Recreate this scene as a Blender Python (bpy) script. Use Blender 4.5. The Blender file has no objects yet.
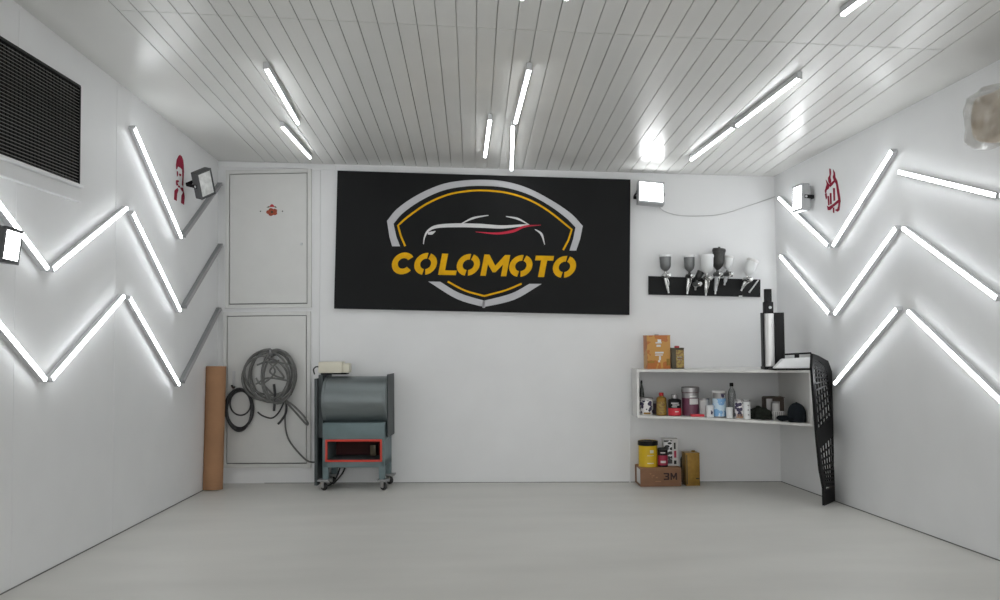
import bpy, bmesh, math, random
from mathutils import Matrix, Vector, noise
random.seed(7)
PI = math.pi
C = bpy.context.scene.collection
SC = bpy.context.scene

# ------------------------------------------------------------------ camera
FPX = 900.0
YAW, PITCH, ROLL = .0287, .0455, -.0094
CAM = Vector((1.9298, 0.0, 1.0411))
_fw = Vector((math.sin(YAW)*math.cos(PITCH), math.cos(YAW)*math.cos(PITCH), math.sin(PITCH)))
_r = Vector((math.cos(YAW), -math.sin(YAW), 0)); _u = _r.cross(_fw)
RT = math.cos(ROLL)*_r + math.sin(ROLL)*_u
UP = -math.sin(ROLL)*_r + math.cos(ROLL)*_u
FW = _fw
cd = bpy.data.cameras.new('camera'); cam = bpy.data.objects.new('camera', cd); C.objects.link(cam)
cd.sensor_width = 36; cd.lens = 36*FPX/1000; cd.clip_start = .02
cam.matrix_world = Matrix(((RT.x, UP.x, -FW.x, CAM.x), (RT.y, UP.y, -FW.y, CAM.y), (RT.z, UP.z, -FW.z, CAM.z), (0, 0, 0, 1)))
SC.camera = cam

# ------------------------------------------------------------------ world, exposure
w = bpy.data.worlds.new('world'); SC.world = w; w.use_nodes = True
w.node_tree.nodes['Background'].inputs[0].default_value = (.64, .64, .635, 1)
w.node_tree.nodes['Background'].inputs[1].default_value = 2.35
SC.view_settings.view_transform = 'Standard'; SC.view_settings.look = 'None'
SC.view_settings.gamma = 1; SC.view_settings.use_curve_mapping = False
SC.view_settings.exposure = 0.98
SC.cycles.use_denoising = True; SC.cycles.max_bounces = 10; SC.cycles.diffuse_bounces = 6
TUBE_E = 8.6      # emission of a lit LED diffuser
FLOOD_E = 6.0

# ------------------------------------------------------------------ materials
def mat(name, col, rough=.5, metal=0., var=0., vscale=8., bump=0., bscale=60., coat=0., emit=0., trans=0., alpha=1., ior=1.45, stretch=None):
    m = bpy.data.materials.new(name); m.use_nodes = True
    nt = m.node_tree; b = nt.nodes['Principled BSDF']
    c = (*col, 1)
    b.inputs['Base Color'].default_value = c
    b.inputs['Roughness'].default_value = rough; b.inputs['Metallic'].default_value = metal
    b.inputs['IOR'].default_value = ior
    if coat: b.inputs['Coat Weight'].default_value = coat; b.inputs['Coat Roughness'].default_value = .15
    if trans: b.inputs['Transmission Weight'].default_value = trans
    b.inputs['Alpha'].default_value = alpha
    if emit:
        b.inputs['Emission Color'].default_value = c; b.inputs['Emission Strength'].default_value = emit
    tc = nt.nodes.new('ShaderNodeTexCoord'); mp = nt.nodes.new('ShaderNodeMapping')
    nt.links.new(tc.outputs['Object'], mp.inputs[0])
    if stretch: mp.inputs['Scale'].default_value = stretch
    if var:
        n = nt.nodes.new('ShaderNodeTexNoise'); n.inputs['Scale'].default_value = vscale; n.inputs['Detail'].default_value = 5
        r = nt.nodes.new('ShaderNodeValToRGB')
        r.color_ramp.elements[0].position = .3; r.color_ramp.elements[1].position = .7
        r.color_ramp.elements[0].color = (*[max(0, x*(1-var)) for x in col], 1)
        r.color_ramp.elements[1].color = (*[min(1, x*(1+var*.6)) for x in col], 1)
        nt.links.new(mp.outputs[0], n.inputs[0]); nt.links.new(n.outputs['Fac'], r.inputs[0])
        nt.links.new(r.outputs[0], b.inputs['Base Color'])
    if bump:
        n2 = nt.nodes.new('ShaderNodeTexNoise'); n2.inputs['Scale'].default_value = bscale; n2.inputs['Detail'].default_value = 4
        bp = nt.nodes.new('ShaderNodeBump'); bp.inputs['Strength'].default_value = bump; bp.inputs['Distance'].default_value = .004
        nt.links.new(mp.outputs[0], n2.inputs[0]); nt.links.new(n2.outputs['Fac'], bp.inputs['Height'])
        nt.links.new(bp.outputs[0], b.inputs['Normal'])
    return m

def two_tone(name, c1, c2, scale, thr=.5, rough=.4, kind='noise', stretch=(1, 1, 1)):
    """printed packaging: hard patches of a second ink on a ground colour"""
    m = bpy.data.materials.new(name); m.use_nodes = True
    nt = m.node_tree; b = nt.nodes['Principled BSDF']; b.inputs['Roughness'].default_value = rough
    tc = nt.nodes.new('ShaderNodeTexCoord'); mp = nt.nodes.new('ShaderNodeMapping'); mp.inputs['Scale'].default_value = stretch
    nt.links.new(tc.outputs['Object'], mp.inputs[0])
    t = nt.nodes.new('ShaderNodeTexNoise' if kind == 'noise' else 'ShaderNodeTexVoronoi'); t.inputs['Scale'].default_value = scale
    nt.links.new(mp.outputs[0], t.inputs[0])
    r = nt.nodes.new('ShaderNodeValToRGB'); r.color_ramp.interpolation = 'CONSTANT'
    r.color_ramp.elements[0].color = (*c1, 1); r.color_ramp.elements[1].color = (*c2, 1); r.color_ramp.elements[1].position = thr
    nt.links.new(t.outputs[0], r.inputs[0]); nt.links.new(r.outputs[0], b.inputs['Base Color'])
    return m

M = {}
M['wall'] = mat('white_wall_paint', (.74, .745, .75), .38, var=.03, vscale=3, bump=.05, bscale=120)
M['ceil'] = mat('ceiling_panel_lacquer', (.66, .66, .64), .26, var=.02, vscale=4)
M['floor'] = mat('grey_floor_paint', (.59, .58, .55), .45, var=.07, vscale=2.2, bump=.12, bscale=40, stretch=(.45, 1.4, 1))
M['joint'] = mat('dark_joint_gap', (.16, .16, .155), .8, var=.1)
M['door'] = mat('door_paint', (.62, .62, .605), .4, var=.02)
M['seam'] = mat('seam_gap', (.2, .2, .2), .8, var=.1)
M['alu'] = mat('aluminium', (.56, .57, .58), .42, .1, var=.05)
M['alu_dark'] = mat('dull_aluminium', (.27, .275, .28), .5, .15, var=.05)
M['led'] = mat('led_diffuser_lit', (.95, .98, 1.0), .4, emit=TUBE_E)
M['led_off'] = mat('led_diffuser_unlit', (.33, .33, .335), .5, var=.04)
M['flood'] = mat('flood_lens_lit', (.97, .99, 1.0), .3, emit=FLOOD_E)
M['flood_off'] = mat('flood_lens_unlit', (.62, .63, .62), .25, var=.25, vscale=25, coat=.5)
M['flood_body'] = mat('flood_housing', (.075, .078, .08), .45, .3, var=.08)
M['flood_grey'] = mat('flood_housing_grey', (.42, .43, .44), .45, .3, var=.08)
M['board'] = mat('rack_black', (.006, .0065, .007), .5, var=.15, vscale=3)
M['signp'] = mat('sign_black', (.0055, .006, .0065), .5, var=.15, vscale=3)
M['sign_grey'] = mat('sign_grey_vinyl', (.50, .50, .52), .5, var=.04)
M['sign_gold'] = mat('sign_gold_vinyl', (.74, .40, .006), .6, var=.12, vscale=20)
M['sign_white'] = mat('sign_white_vinyl', (.66, .66, .66), .5, var=.04)
M['sign_red'] = mat('sign_red_vinyl', (.52, .03, .06), .5, var=.05)
M['black'] = mat('black_plastic', (.007, .007, .0075), .5, var=.15)
M['black_soft'] = mat('black_cloth', (.011, .014, .018), .9, var=.2, bump=.4, bscale=200)
M['rubber'] = mat('black_rubber', (.02, .02, .02), .6, var=.15)
M['hose'] = mat('grey_hose_rubber', (.135, .135, .13), .55, var=.2, vscale=30)
M['hose_dark'] = mat('dark_hose_rubber', (.028, .028, .03), .5, var=.2, vscale=30)
M['card'] = mat('cardboard', (.35, .19, .10), .85, var=.12, vscale=6, bump=.2, bscale=90)
M['card_in'] = mat('cardboard_edge', (.42, .26, .16), .85, var=.12)
M['card_box'] = mat('brown_carton', (.24, .125, .07), .85, var=.12, vscale=12)
M['teal'] = mat('blower_teal_paint', (.145, .20, .21), .45, .1, var=.12, vscale=10)
M['drum'] = mat('blower_drum_metal', (.19, .215, .22), .36, .5, var=.14, vscale=7, stretch=(.3, 2, 2))
M['redp'] = mat('red_paint', (.60, .045, .025), .45, var=.06)
M['dark_red'] = mat('dark_red_interior', (.05, .006, .005), .7, var=.2)
M['steel'] = mat('steel', (.55, .55, .55), .28, .9, var=.06)
M['gun_grey'] = mat('gun_cup_grey', (.17, .175, .175), .35, .5, var=.15, vscale=30)
M['gun_dark'] = mat('gun_gunmetal', (.05, .05, .048), .4, .5, var=.3, vscale=40)
M['chrome'] = mat('chrome', (.62, .62, .61), .18, .9, var=.1, vscale=40)
M['cream'] = mat('cream_plastic', (.66, .63, .52), .4, var=.06)
M['white'] = mat('white_plastic', (.74, .75, .75), .35, var=.03)
M['cup'] = mat('translucent_cup', (.72, .73, .73), .3, var=.05, trans=.15)
M['shelf'] = mat('shelf_board', (.70, .69, .67), .45, var=.03)
M['orange_tin'] = two_tone('orange_tin_print', (.42, .13, .02), (.50, .25, .05), 9, .5)
M['gold'] = mat('gold_tin', (.30, .17, .03), .35, .45, var=.25, vscale=25)
M['gold_lbl'] = two_tone('gold_label', (.34, .24, .05), (.22, .12, .03), 60, .5)
M['olive'] = mat('dark_olive_tin', (.05, .04, .018), .4, .2, var=.2)
M['navy_print'] = two_tone('navy_white_print', (.035, .025, .07), (.72, .70, .70), 42, .55, kind='vor')
M['dark_purple'] = mat('dark_purple', (.05, .025, .05), .4, var=.2)
M['plum'] = mat('plum_label', (.14, .04, .075), .4, var=.15, vscale=20)
M['can_metal'] = mat('can_metal', (.34, .33, .33), .3, .6, var=.1)
M['red'] = mat('bright_red', (.62, .03, .05), .4, var=.06)
M['redcap'] = mat('red_cap', (.42, .02, .025), .4, var=.06)
M['pale'] = mat('pale_print', (.62, .61, .60), .45, var=.05)
M['blue_lbl'] = two_tone('sky_blue_label', (.20, .40, .66), (.55, .68, .78), 22, .52)
M['glass'] = mat('clear_bottle', (.55, .57, .57), .12, trans=.75, var=.05)
M['smoke'] = mat('smoky_bottle', (.06, .065, .06), .2, trans=.35, var=.1)
M['yellow'] = mat('yellow_tin', (.66, .43, .01), .45, var=.04)
M['black_print'] = two_tone('black_white_print', (.015, .015, .015), (.72, .72, .72), 26, .52, kind='vor', stretch=(1, 1.7, 1))
M['crimson'] = mat('crimson_label', (.36, .02, .06), .4, var=.1)
M['stencil'] = mat('red_stencil_vinyl', (.27, .014, .04), .7, var=.12, vscale=40)
M['parcel'] = mat('parcel_paper', (.52, .43, .33), .7, var=.22, vscale=9, bump=.6, bscale=22)
M['wrap'] = mat('clear_wrap', (.42, .40, .36), .15, alpha=.36, var=.5, vscale=22, bump=1.0, bscale=26, coat=.8)
M['rag'] = mat('dark_rag', (.018, .021, .016), .95, var=.3, bump=.6, bscale=120)
M['cable'] = mat('light_cable', (.52, .52, .52), .5, var=.05)
M['leaf'] = mat('green_print', (.06, .10, .04), .6, var=.2)
M['dark_carton'] = mat('dark_carton', (.075, .055, .045), .85, var=.15)
M['orange'] = mat('orange_print', (.30, .05, .018), .5, var=.3, vscale=60)

# ------------------------------------------------------------------ frames: every wall as (u right, v up, n into the room)
class Frame:
    def __init__(s, O, U, V):
        s.O = Vector(O); s.U = Vector(U).normalized()
        V = Vector(V); s.V = (V - s.U*V.dot(s.U)).normalized(); s.N = s.U.cross(s.V)
        a, b, c, o = s.U, s.V, s.N, s.O
        s.M = Matrix(((a.x, b.x, c.x, o.x), (a.y, b.y, c.y, o.y), (a.z, b.z, c.z, o.z), (0, 0, 0, 1))); s.I = s.M.inverted()
    def at(s, px, py, n=0.):                      # line of sight meets the plane n away from the wall -> (u, v, n)
        d = FW + RT*((px-500)/FPX) - UP*((py-300)/FPX)
        t = (n - (CAM - s.O).dot(s.N))/d.dot(s.N)
        return s.I @ (CAM + d*t)
    def flat(s, px, py, v):                       # line of sight meets the level plane at height v -> (u, v, n)
        d = FW + RT*((px-500)/FPX) - UP*((py-300)/FPX)
        t = (v - (CAM - s.O).dot(s.V))/d.dot(s.V)
        return s.I @ (CAM + d*t)
    def T(s, u, v, n, *rots):
        m = s.M @ Matrix.Translation((u, v, n))
        for r in rots: m = m @ r
        return m
def rx(a): return Matrix.Rotation(a, 4, 'X')
def ry(a): return Matrix.Rotation(a, 4, 'Y')
def rz(a): return Matrix.Rotation(a, 4, 'Z')

W = 4.15; YL = 6.8234; YR = 6.5334; KL = -.0206; KR = .0868
LBK = Vector((0, YL, 0)); RBK = Vector((W, YR, 0)); TF = 8.4
LFR = Vector((KL*TF, YL-TF, 0)); RFR = Vector((W+KR*TF, YR-TF, 0))
cl0 = Vector((0, YL, 2.4236)); cr0 = Vector((W, YR, 2.2336))
cmid = (Vector((-.103, YL-5, 2.6199)) + Vector((4.584, YR-5, 2.4052)))/2
_cn = (cr0-cl0).cross(cmid-cl0); _cn = _cn if _cn.z > 0 else -_cn
def ceil_z(p): return cl0.z - (_cn.x*(p.x-cl0.x) + _cn.y*(p.y-cl0.y))/_cn.z
BK = Frame(LBK, RBK-LBK, (0, 0, 1))
LF = Frame(LFR, LBK-LFR, (0, 0, 1))
RG = Frame(RBK, RFR-RBK, (0, 0, 1))
_cu = Vector((1, 0, ceil_z(Vector((1, 5, 0)))-ceil_z(Vector((0, 5, 0)))))
_v0 = Vector((0, 0, ceil_z(Vector((0, 0, 0))))); _v1 = Vector((.036, -1, 0)); _v1.z = ceil_z(_v1)
CE = Frame(cl0, _cu, _v1-_v0)
# keep plank direction exact: u across, v from the back wall towards the camera, n down

# ------------------------------------------------------------------ mesh helpers
def newbm(): return bmesh.new()
def box(bm, u0, u1, v0, v1, n0, n1, bev=0., m=None):
    b2 = bmesh.new()
    bmesh.ops.create_cube(b2, size=1)
    for v in b2.verts:
        v.co = Vector((u0+(v.co.x+.5)*(u1-u0), v0+(v.co.y+.5)*(v1-v0), n0+(v.co.z+.5)*(n1-n0)))
    if bev: bmesh.ops.bevel(b2, geom=b2.edges[:], offset=bev, segments=2, affect='EDGES', profile=.7)
    if m: b2.transform(m)
    return merge(bm, b2)
def merge(bm, b2):
    me = bpy.data.meshes.new('tmp'); b2.to_mesh(me); b2.free(); bm.from_mesh(me); bpy.data.meshes.remove(me); return bm
def prism(bm, pts, n0, n1):                       # closed outline in uv, extruded along n
    a = [bm.verts.new((p[0], p[1], n0)) for p in pts]; b = [bm.verts.new((p[0], p[1], n1)) for p in pts]
    k = len(pts)
    bm.faces.new(a[::-1]); bm.faces.new(b)
    for i in range(k): bm.faces.new((a[i], a[(i+1) % k], b[(i+1) % k], b[i]))
    return bm
def band(bm, A, B, n0, n1):                       # strip between two polylines of equal length
    k = len(A)
    va = [[bm.verts.new((p[0], p[1], n)) for n in (n0, n1)] for p in A]
    vb = [[bm.verts.new((p[0], p[1], n)) for n in (n0, n1)] for p in B]
    for i in range(k-1):
        bm.faces.new((va[i][1], va[i+1][1], vb[i+1][1], vb[i][1])); bm.faces.new((va[i][0], vb[i][0], vb[i+1][0], va[i+1][0]))
        bm.faces.new((va[i][0], va[i+1][0], va[i+1][1], va[i][1])); bm.faces.new((vb[i][0], vb[i][1], vb[i+1][1], vb[i+1][0]))
    for i in (0, k-1): bm.faces.new((va[i][0], va[i][1], vb[i][1], vb[i][0]))
    return bm
def catmull(P, k=6):
    P = [Vector(p) for p in P]; out = []
    Q = [2*P[0]-P[1]] + P + [2*P[-1]-P[-2]]
    for i in range(1, len(Q)-2):
        for j in range(k):
            t = j/k; a, b, c, d = Q[i-1:i+3]
            out.append(.5*((2*b)+(c-a)*t+(2*a-5*b+4*c-d)*t*t+(3*b-a-3*c+d)*t**3))
    out.append(P[-1]); return out
def tube(bm, P, r, seg=8, closed=False):
    P = [Vector(p) for p in P]; k = len(P); rings = []
    prev = None
    for i in range(k):
        t = (P[(i+1) % k]-P[i-1]) if closed else (P[min(i+1, k-1)]-P[max(i-1, 0)])
        t = t.normalized() if t.length > 1e-9 else Vector((0, 0, 1))
        if prev is None:
            prev = t.orthogonal().normalized()
        prev = (prev - t*prev.dot(t)).normalized(); q = t.cross(prev)
        rr = r[i] if isinstance(r, (list, tuple)) else r
        rings.append([bm.verts.new(P[i]+rr*(math.cos(2*PI*j/seg)*prev+math.sin(2*PI*j/seg)*q)) for j in range(seg)])
    for i in range(k if closed else k-1):
        A, B = rings[i], rings[(i+1) % k]
        for j in range(seg): bm.faces.new((A[j], A[(j+1) % seg], B[(j+1) % seg], B[j]))
    if not closed: bm.faces.new(rings[0][::-1]); bm.faces.new(rings[-1])
    return bm
def lathe(bm, prof, c=(0, 0, 0), seg=24, axis='V', m=None):   # profile of (radius, height) about the v axis
    b2 = bmesh.new(); rings = []
    for r, h in prof:
        rings.append([b2.verts.new((r*math.cos(2*PI*j/seg), h, -r*math.sin(2*PI*j/seg))) for j in range(seg)])
    for A, B in zip(rings, rings[1:]):
        for j in range(seg): b2.faces.new((A[j], A[(j+1) % seg], B[(j+1) % seg], B[j]))
    if prof[0][0] > 1e-6: b2.faces.new(rings[0][::-1])
    if prof[-1][0] > 1e-6: b2.faces.new(rings[-1])
    bmesh.ops.remove_doubles(b2, verts=b2.verts, dist=1e-6)
    if axis == 'N': b2.transform(rx(PI/2))
    if axis == 'U': b2.transform(rz(-PI/2))
    b2.transform(Matrix.Translation(c))
    if m: b2.transform(m)
    return merge(bm, b2)
def rod(bm, a, b, r, seg=12): return tube(bm, [a, b], r, seg)

def mk(name, bm, m, space, world, parent=None, smooth=True):
    bmesh.ops.recalc_face_normals(bm, faces=bm.faces[:])
    bm.transform(world.inverted() @ space)
    me = bpy.data.meshes.new(name); bm.to_mesh(me); bm.free()
    me.materials.append(m)
    o = bpy.data.objects.new(name, me); C.objects.link(o)
    if smooth:
        me.shade_auto_smooth(angle=math.radians(35)) if hasattr(me, 'shade_auto_smooth') else None
        for p in me.polygons: p.use_smooth = True
        bmx = bmesh.new(); bmx.from_mesh(me)
        for e in bmx.edges:
            if len(e.link_faces) == 2 and e.calc_face_angle(0) > math.radians(35): e.smooth = False
        bmx.to_mesh(me); bmx.free()
    if parent is None: o.matrix_world = world
    else: o.parent = parent
    return o

class Thing:
    def __init__(s, name, label, cat, space, anchor, group=None, world=None):
        s.space = space; s.world = world if world is not None else space @ Matrix.Translation(anchor)
        s.root = bpy.data.objects.new(name, None); C.objects.link(s.root); s.root.empty_display_size = .05
        s.root.matrix_world = s.world
        s.root['label'] = label; s.root['category'] = cat
        if group: s.root['group'] = group
    def part(s, name, bm, m, parent=None, label=None, smooth=True):
        o = mk(name, bm, m, s.space, s.world, parent or s.root, smooth)
        if label: o['label'] = label
        return o
def single(name, label, cat, bm, m, space, anchor, group=None):
    o = mk(name, bm, m, space, space @ Matrix.Translation(anchor))
    o['label'] = label; o['category'] = cat
    if group: o['group'] = group
    return o
def struct(name, bm, m, space=Matrix.Identity(4), parent=None, smooth=False):
    o = mk(name, bm, m, space, space, parent, smooth)
    if parent is None: o['kind'] = 'structure'
    return o

# ------------------------------------------------------------------ the room shell
def slab(name, pts, out, m):
    bm = newbm(); out = Vector(out)
    a = [bm.verts.new(p) for p in pts]; b = [bm.verts.new(Vector(p)+out) for p in pts]
    bm.faces.new(a); bm.faces.new(b[::-1]); k = len(pts)
    for i in range(k): bm.faces.new((a[i], b[i], b[(i+1) % k], a[(i+1) % k]))
    return struct(name, bm, m)
def top(p): return Vector((p.x, p.y, ceil_z(p)+.012))
slab('floor', [LBK, RBK, RFR, LFR], (0, 0, -.1), M['floor'])
slab('wall_back', [LBK, RBK, top(RBK), top(LBK)], -BK.N*.1, M['wall'])
slab('wall_left', [LFR, LBK, top(LBK), top(LFR)], -LF.N*.1, M['wall'])
slab('wall_right', [RBK, RFR, top(RFR), top(RBK)], -RG.N*.1, M['wall'])
# behind the camera: an unseen opening added to let in fill light, a lintel over it and a pier at each side
FRT = Frame(RFR, LFR-RFR, (0, 0, 1)); FWD = (LFR-RFR).length
bm = newbm(); box(bm, 0, .45, 0, 2.75, -.1, 0); box(bm, FWD-.45, FWD, 0, 2.75, -.1, 0); box(bm, .45, FWD-.45, 2.25, 2.75, -.1, 0)
struct('wall_front', bm, M['wall'], FRT.M)
# ceiling: real planks with open gaps under a backing sheet, plain boards along the two sides
bm = newbm()
pitch, gap = .088, .0042
u0, u1 = CE.at(125, 17).x, CE.at(945, 40).x
q = [CE.I @ top(p) for p in (LBK, RBK, RFR, LFR)]
umin = min(p.x for p in q)-.02; umax = max(p.x for p in q)+.02; vmax = max(p.y for p in q)+.05
box(bm, umin, umax, -.32, vmax, -.10, -.012)
segs = [(-.30, 2.866), (2.870, 5.75), (5.754, vmax)]
box(bm, umin, u0-gap, -.3, vmax, -.012, 0)
x = u0
while x < u1-.02:
    for a, b in segs: box(bm, x, x+pitch-gap, a, b, -.012, 0)
    x += pitch
box(bm, x, umax, -.3, vmax, -.012, 0)
struct('ceiling', bm, M['ceil'], CE.M)
# thin dark joints where the side walls meet the floor, and vertical panel joints
L_len = (LBK-LFR).length; R_len = (RFR-RBK).length; B_len = (RBK-LBK).length
struct('baseboard_left', box(newbm(), 0, L_len, 0, .005, 0, .003), M['joint'], LF.M)
struct('baseboard_right', box(newbm(), 0, R_len, 0, .005, 0, .003), M['joint'], RG.M)
struct('baseboard_back', box(newbm(), .36, B_len, 0, .004, 0, .003), M['seam'], BK.M)
k = 0
for px, py in ((11, 560), (110, 520), (115, 300)):
    p = LF.at(px, py)
    if px == 110: continue
    k += 1
    struct('trim_%d' % k, box(newbm(), p.x-.002, p.x+.002, .0, ceil_z(LF.M @ p)-.02, 0, .0012), M['wall'], LF.M)

def bar(bm, fr, pa, pb, wd, n0, n1):              # straight batten between two pixels on a wall
    a = fr.at(*pa, n1); b = fr.at(*pb, n1)
    d = (b-a); d.z = 0; d.normalize(); s = Vector((-d.y, d.x, 0))*wd/2
    return prism(bm, [(a-s)[:2], (b-s)[:2], (b+s)[:2], (a+s)[:2]], n0, n1)
# moulding under the ceiling at the back, over the doors
k += 1; bm = newbm(); a = BK.at(222, 166); b = BK.at(336, 170)
prism(bm, [(a.x-.02, a.y), (b.x, b.y), (b.x, b.y+.03), (a.x-.02, a.y+.03)], 0, .012)
struct('trim_%d' % k, bm, M['wall'], BK.M)
k += 1; struct('trim_%d' % k, bar(newbm(), BK, (319.5, 170), (318, 483), .012, 0, .010), M['wall'], BK.M)
k += 1; struct('trim_%d' % k, bar(newbm(), BK, (631, 372), (630, 483), .010, 0, .008), M['wall'], BK.M)
# two flush doors, one above the other
def door(nm, quad, knob):
    p = [BK.at(*e, .02) for e in quad]            # tl tr br bl
    x0 = (p[0].x+p[3].x)/2; x1 = (p[1].x+p[2].x)/2; y1 = (p[0].y+p[1].y)/2; y0 = (p[2].y+p[3].y)/2
    bm = newbm(); box(bm, x0+.006, x1-.006, y0+.008, y1-.006, .002, .020, .002)
    d = struct(nm, bm, M['door'], BK.M)
    bm = newbm()
    for a in ((x0, x1, y0, y1),):
        box(bm, a[0], a[1], a[2], a[3], .0005, .002)
    struct('door_gap', bm, M['seam'], BK.M, parent=d)
    bm = newbm(); t = .028
    box(bm, x0-t, x0, y0-t, y1+t, 0, .022, .002); box(bm, x1, x1+t, y0-t, y1+t, 0, .022, .002)
    box(bm, x0, x1, y1, y1+t, 0, .022, .002); box(bm, x0, x1, y0-t, y0, 0, .022, .002)
    struct('door_frame', bm, M['door'], BK.M, parent=d)
    c = BK.at(*knob, .02); bm = newbm()
    lathe(bm, [(.011, 0), (.011, .004), (.006, .006), (.005, .012), (0, .012)], (c.x, c.y, .019), 16, 'N')
    struct('door_knob', bm, M['black'] if nm == 'door_2' else M['alu'], BK.M, parent=d, smooth=True)
    for o in d.children: o.matrix_parent_inverse = Matrix.Identity(4); o.matrix_basis = Matrix.Identity(4)
    return x0, x1, y0, y1
D1 = door('door_1', ((229.5, 172.5), (308, 174), (307, 304.5), (228.5, 304)), (301.5, 244))
D2 = door('door_2', ((227, 315), (307.5, 316), (306, 464), (226, 464)), (290.5, 394))

# sticker on the upper door
def px_poly(fr, pts, n): return [fr.at(x, y, n)[:2] for x, y in pts]
t = Thing('door_sticker', 'small red flower crest sticker on the upper white door', 'sticker', BK.M, BK.at(272, 213, .02))
bm = newbm()
c = BK.at(272, 211.5, .02)
for i in range(5):
    a = PI/2+.3 + i*2*PI/5; cx, cy = c.x+.026*math.cos(a), c.y-.004+.016*math.sin(a)
    prism(bm, [(cx+.019*math.cos(2*PI*j/12), cy+.015*math.sin(2*PI*j/12)) for j in range(12)], .0200, .0206+.0001*i)
t.part('petals', bm, M['orange'])
t.part('crest', prism(newbm(), px_poly(BK, [(269, 207), (270.5, 205), (272, 204), (273.5, 205), (275, 207)], .02), .02, .0212), M['redcap'])
bm = newbm()
prism(bm, px_poly(BK, [(266.5, 207.6), (269, 205.8), (269.5, 207.6)], .02), .02, .0209); prism(bm, px_poly(BK, [(274.5, 207.6), (275, 205.8), (277, 207.6)], .02), .02, .0209)
t.part('leaves', bm, M['leaf'])
bm = newbm(); prism(bm, [(c.x+.009*math.cos(2*PI*j/12), c.y-.004+.009*math.sin(2*PI*j/12)) for j in range(12)], .02, .0215)
t.part('flower_centre', bm, M['olive'])
for i, px in enumerate((260.5, 282.5)):
    p = BK.at(px, 211.3, .02); bm = newbm()
    lathe(bm, [(.005, 0), (.005, .002), (.003, .0035), (0, .0035)], (p.x, p.y, .0195), 12, 'N')
    single('door_screw', 'dark screw head on the upper door, %s of the flower sticker' % ('left', 'right')[i], 'screw', bm, M['black'], BK.M, (p.x, p.y, .0195), 'screws beside the door sticker')

# ------------------------------------------------------------------ the sign
NB = .034
board = Thing('sign_board', 'large black sign board with grey shield, gold lettering and car outline on back wall', 'sign', BK.M, BK.at(484, 311, 0))
TL, TR, BR, BL = [BK.at(*e, NB) for e in ((337.5, 170.5), (630.5, 179.5), (629.5, 315), (334, 308.5))]
board.part('panel', prism(newbm(), [TL[:2], BL[:2], BR[:2], TR[:2]], .004, NB), M['signp'], smooth=False)
M['signp'].node_tree.nodes['Principled BSDF'].inputs['Specular IOR Level'].default_value = .2
for q_ in ('black', 'board', 'black_soft', 'rag'): M[q_].node_tree.nodes['Principled BSDF'].inputs['Specular IOR Level'].default_value = .25
for q_ in ('sign_gold', 'sign_red', 'stencil'): M[q_].node_tree.nodes['Principled BSDF'].inputs['Specular IOR Level'].default_value = .15
def SP(X, Y): return BK.at(380+X/4.286, 170+Y/4.286, NB+.0015)[:2]
N0, N1 = NB+.0002, NB+.0022
def sline(A): return [Vector(SP(*p)) for p in A]
def cm2(A, k=5): return [p[:2] for p in catmull([(*p, 0) for p in A], k)]
out = [(30, 218), (75, 165), (160, 107), (260, 63), (350, 46), (445, 42), (540, 50), (640, 80), (740, 133), (820, 188), (869, 240)]
inn = [(58, 230), (100, 183), (180, 128), (270, 88), (360, 71), (450, 68), (540, 76), (635, 104), (722, 150), (795, 203), (838, 246)]
A = [(52, 327), (40, 285)] + cm2(out) + [(858, 295), (841, 345)]
B = [(86, 327), (70, 285)] + cm2(inn) + [(828, 295), (812, 345)]
bm = newbm(); band(bm, [SP(*p) for p in A], [SP(*p) for p in B], N0, N1)
board.part('shield_outline', bm, M['sign_grey'], smooth=False)
A = cm2([(207, 478), (330, 553), (445, 587), (445.1, 587.05), (575, 556), (693, 488)]); B = cm2([(258, 479), (340, 527), (446, 560), (446.1, 560.05), (560, 530), (640, 488)])
bm = newbm(); band(bm, [SP(*p) for p in A], [SP(*p) for p in B], N0, N1)
board.part('shield_point', bm, M['sign_grey'], smooth=False)
def stroke(bm, pts, wds, k=6, n=N1):
    P = catmull([(x, y, 0) for x, y in pts], k) if k else [Vector((*p, 0)) for p in pts]
    m = len(P); A = []; B = []
    for i in range(m):
        t = (P[min(i+1, m-1)]-P[max(i-1, 0)]).normalized(); s = Vector((-t.y, t.x, 0))
        f = i/(m-1)*(len(wds)-1); j = min(int(f), len(wds)-2); wd = wds[j]+(wds[j+1]-wds[j])*(f-j)
        A.append(SP(*(P[i]+s*wd/2)[:2])); B.append(SP(*(P[i]-s*wd/2)[:2]))
    return band(bm, A, B, N0, n)
bm = newbm(); stroke(bm, [(108, 326), (90, 285)] + cm2([(77, 238), (120, 200), (200, 145), (290, 106), (380, 90), (455, 88), (545, 98), (635, 126), (722, 175), (822, 255)], 4) + [(808, 300), (785, 343)], [8, 8], 0)
board.part('gold_line', bm, M['sign_gold'], smooth=False)
bm = newbm(); stroke(bm, cm2([(290, 478), (365, 517), (447, 540)], 4) + cm2([(447.2, 540), (540, 515), (607, 487)], 4), [8, 8], 0)
board.part('gold_line', bm, M['sign_gold'], smooth=False)
bm = newbm()
stroke(bm, [(186, 318), (191, 288), (207, 260), (245, 242), (330, 237), (430, 239), (520, 244), (600, 238), (640, 233)], [3, 6, 9, 14, 17, 17, 14, 9, 2])
stroke(bm, [(205, 272), (222, 270), (238, 262)], [9, 14, 2])
stroke(bm, [(345, 232), (400, 206), (465, 194)], [3, 9, 3])
stroke(bm, [(540, 199), (590, 209), (638, 234)], [3, 9, 3])
stroke(bm, [(664, 254), (692, 275), (706, 320)], [3, 10, 3])
board.part('car_outline', bm, M['sign_white'], smooth=False)
bm = newbm(); stroke(bm, [(410, 265), (500, 272), (570, 262), (620, 242), (690, 236)], [2, 9, 12, 9, 1.5], n=N1+.0006)
board.part('red_swoosh', bm, M['sign_red'], smooth=False)
def base(X): return 446+(X-100)*.0215
SH = .19
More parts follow.
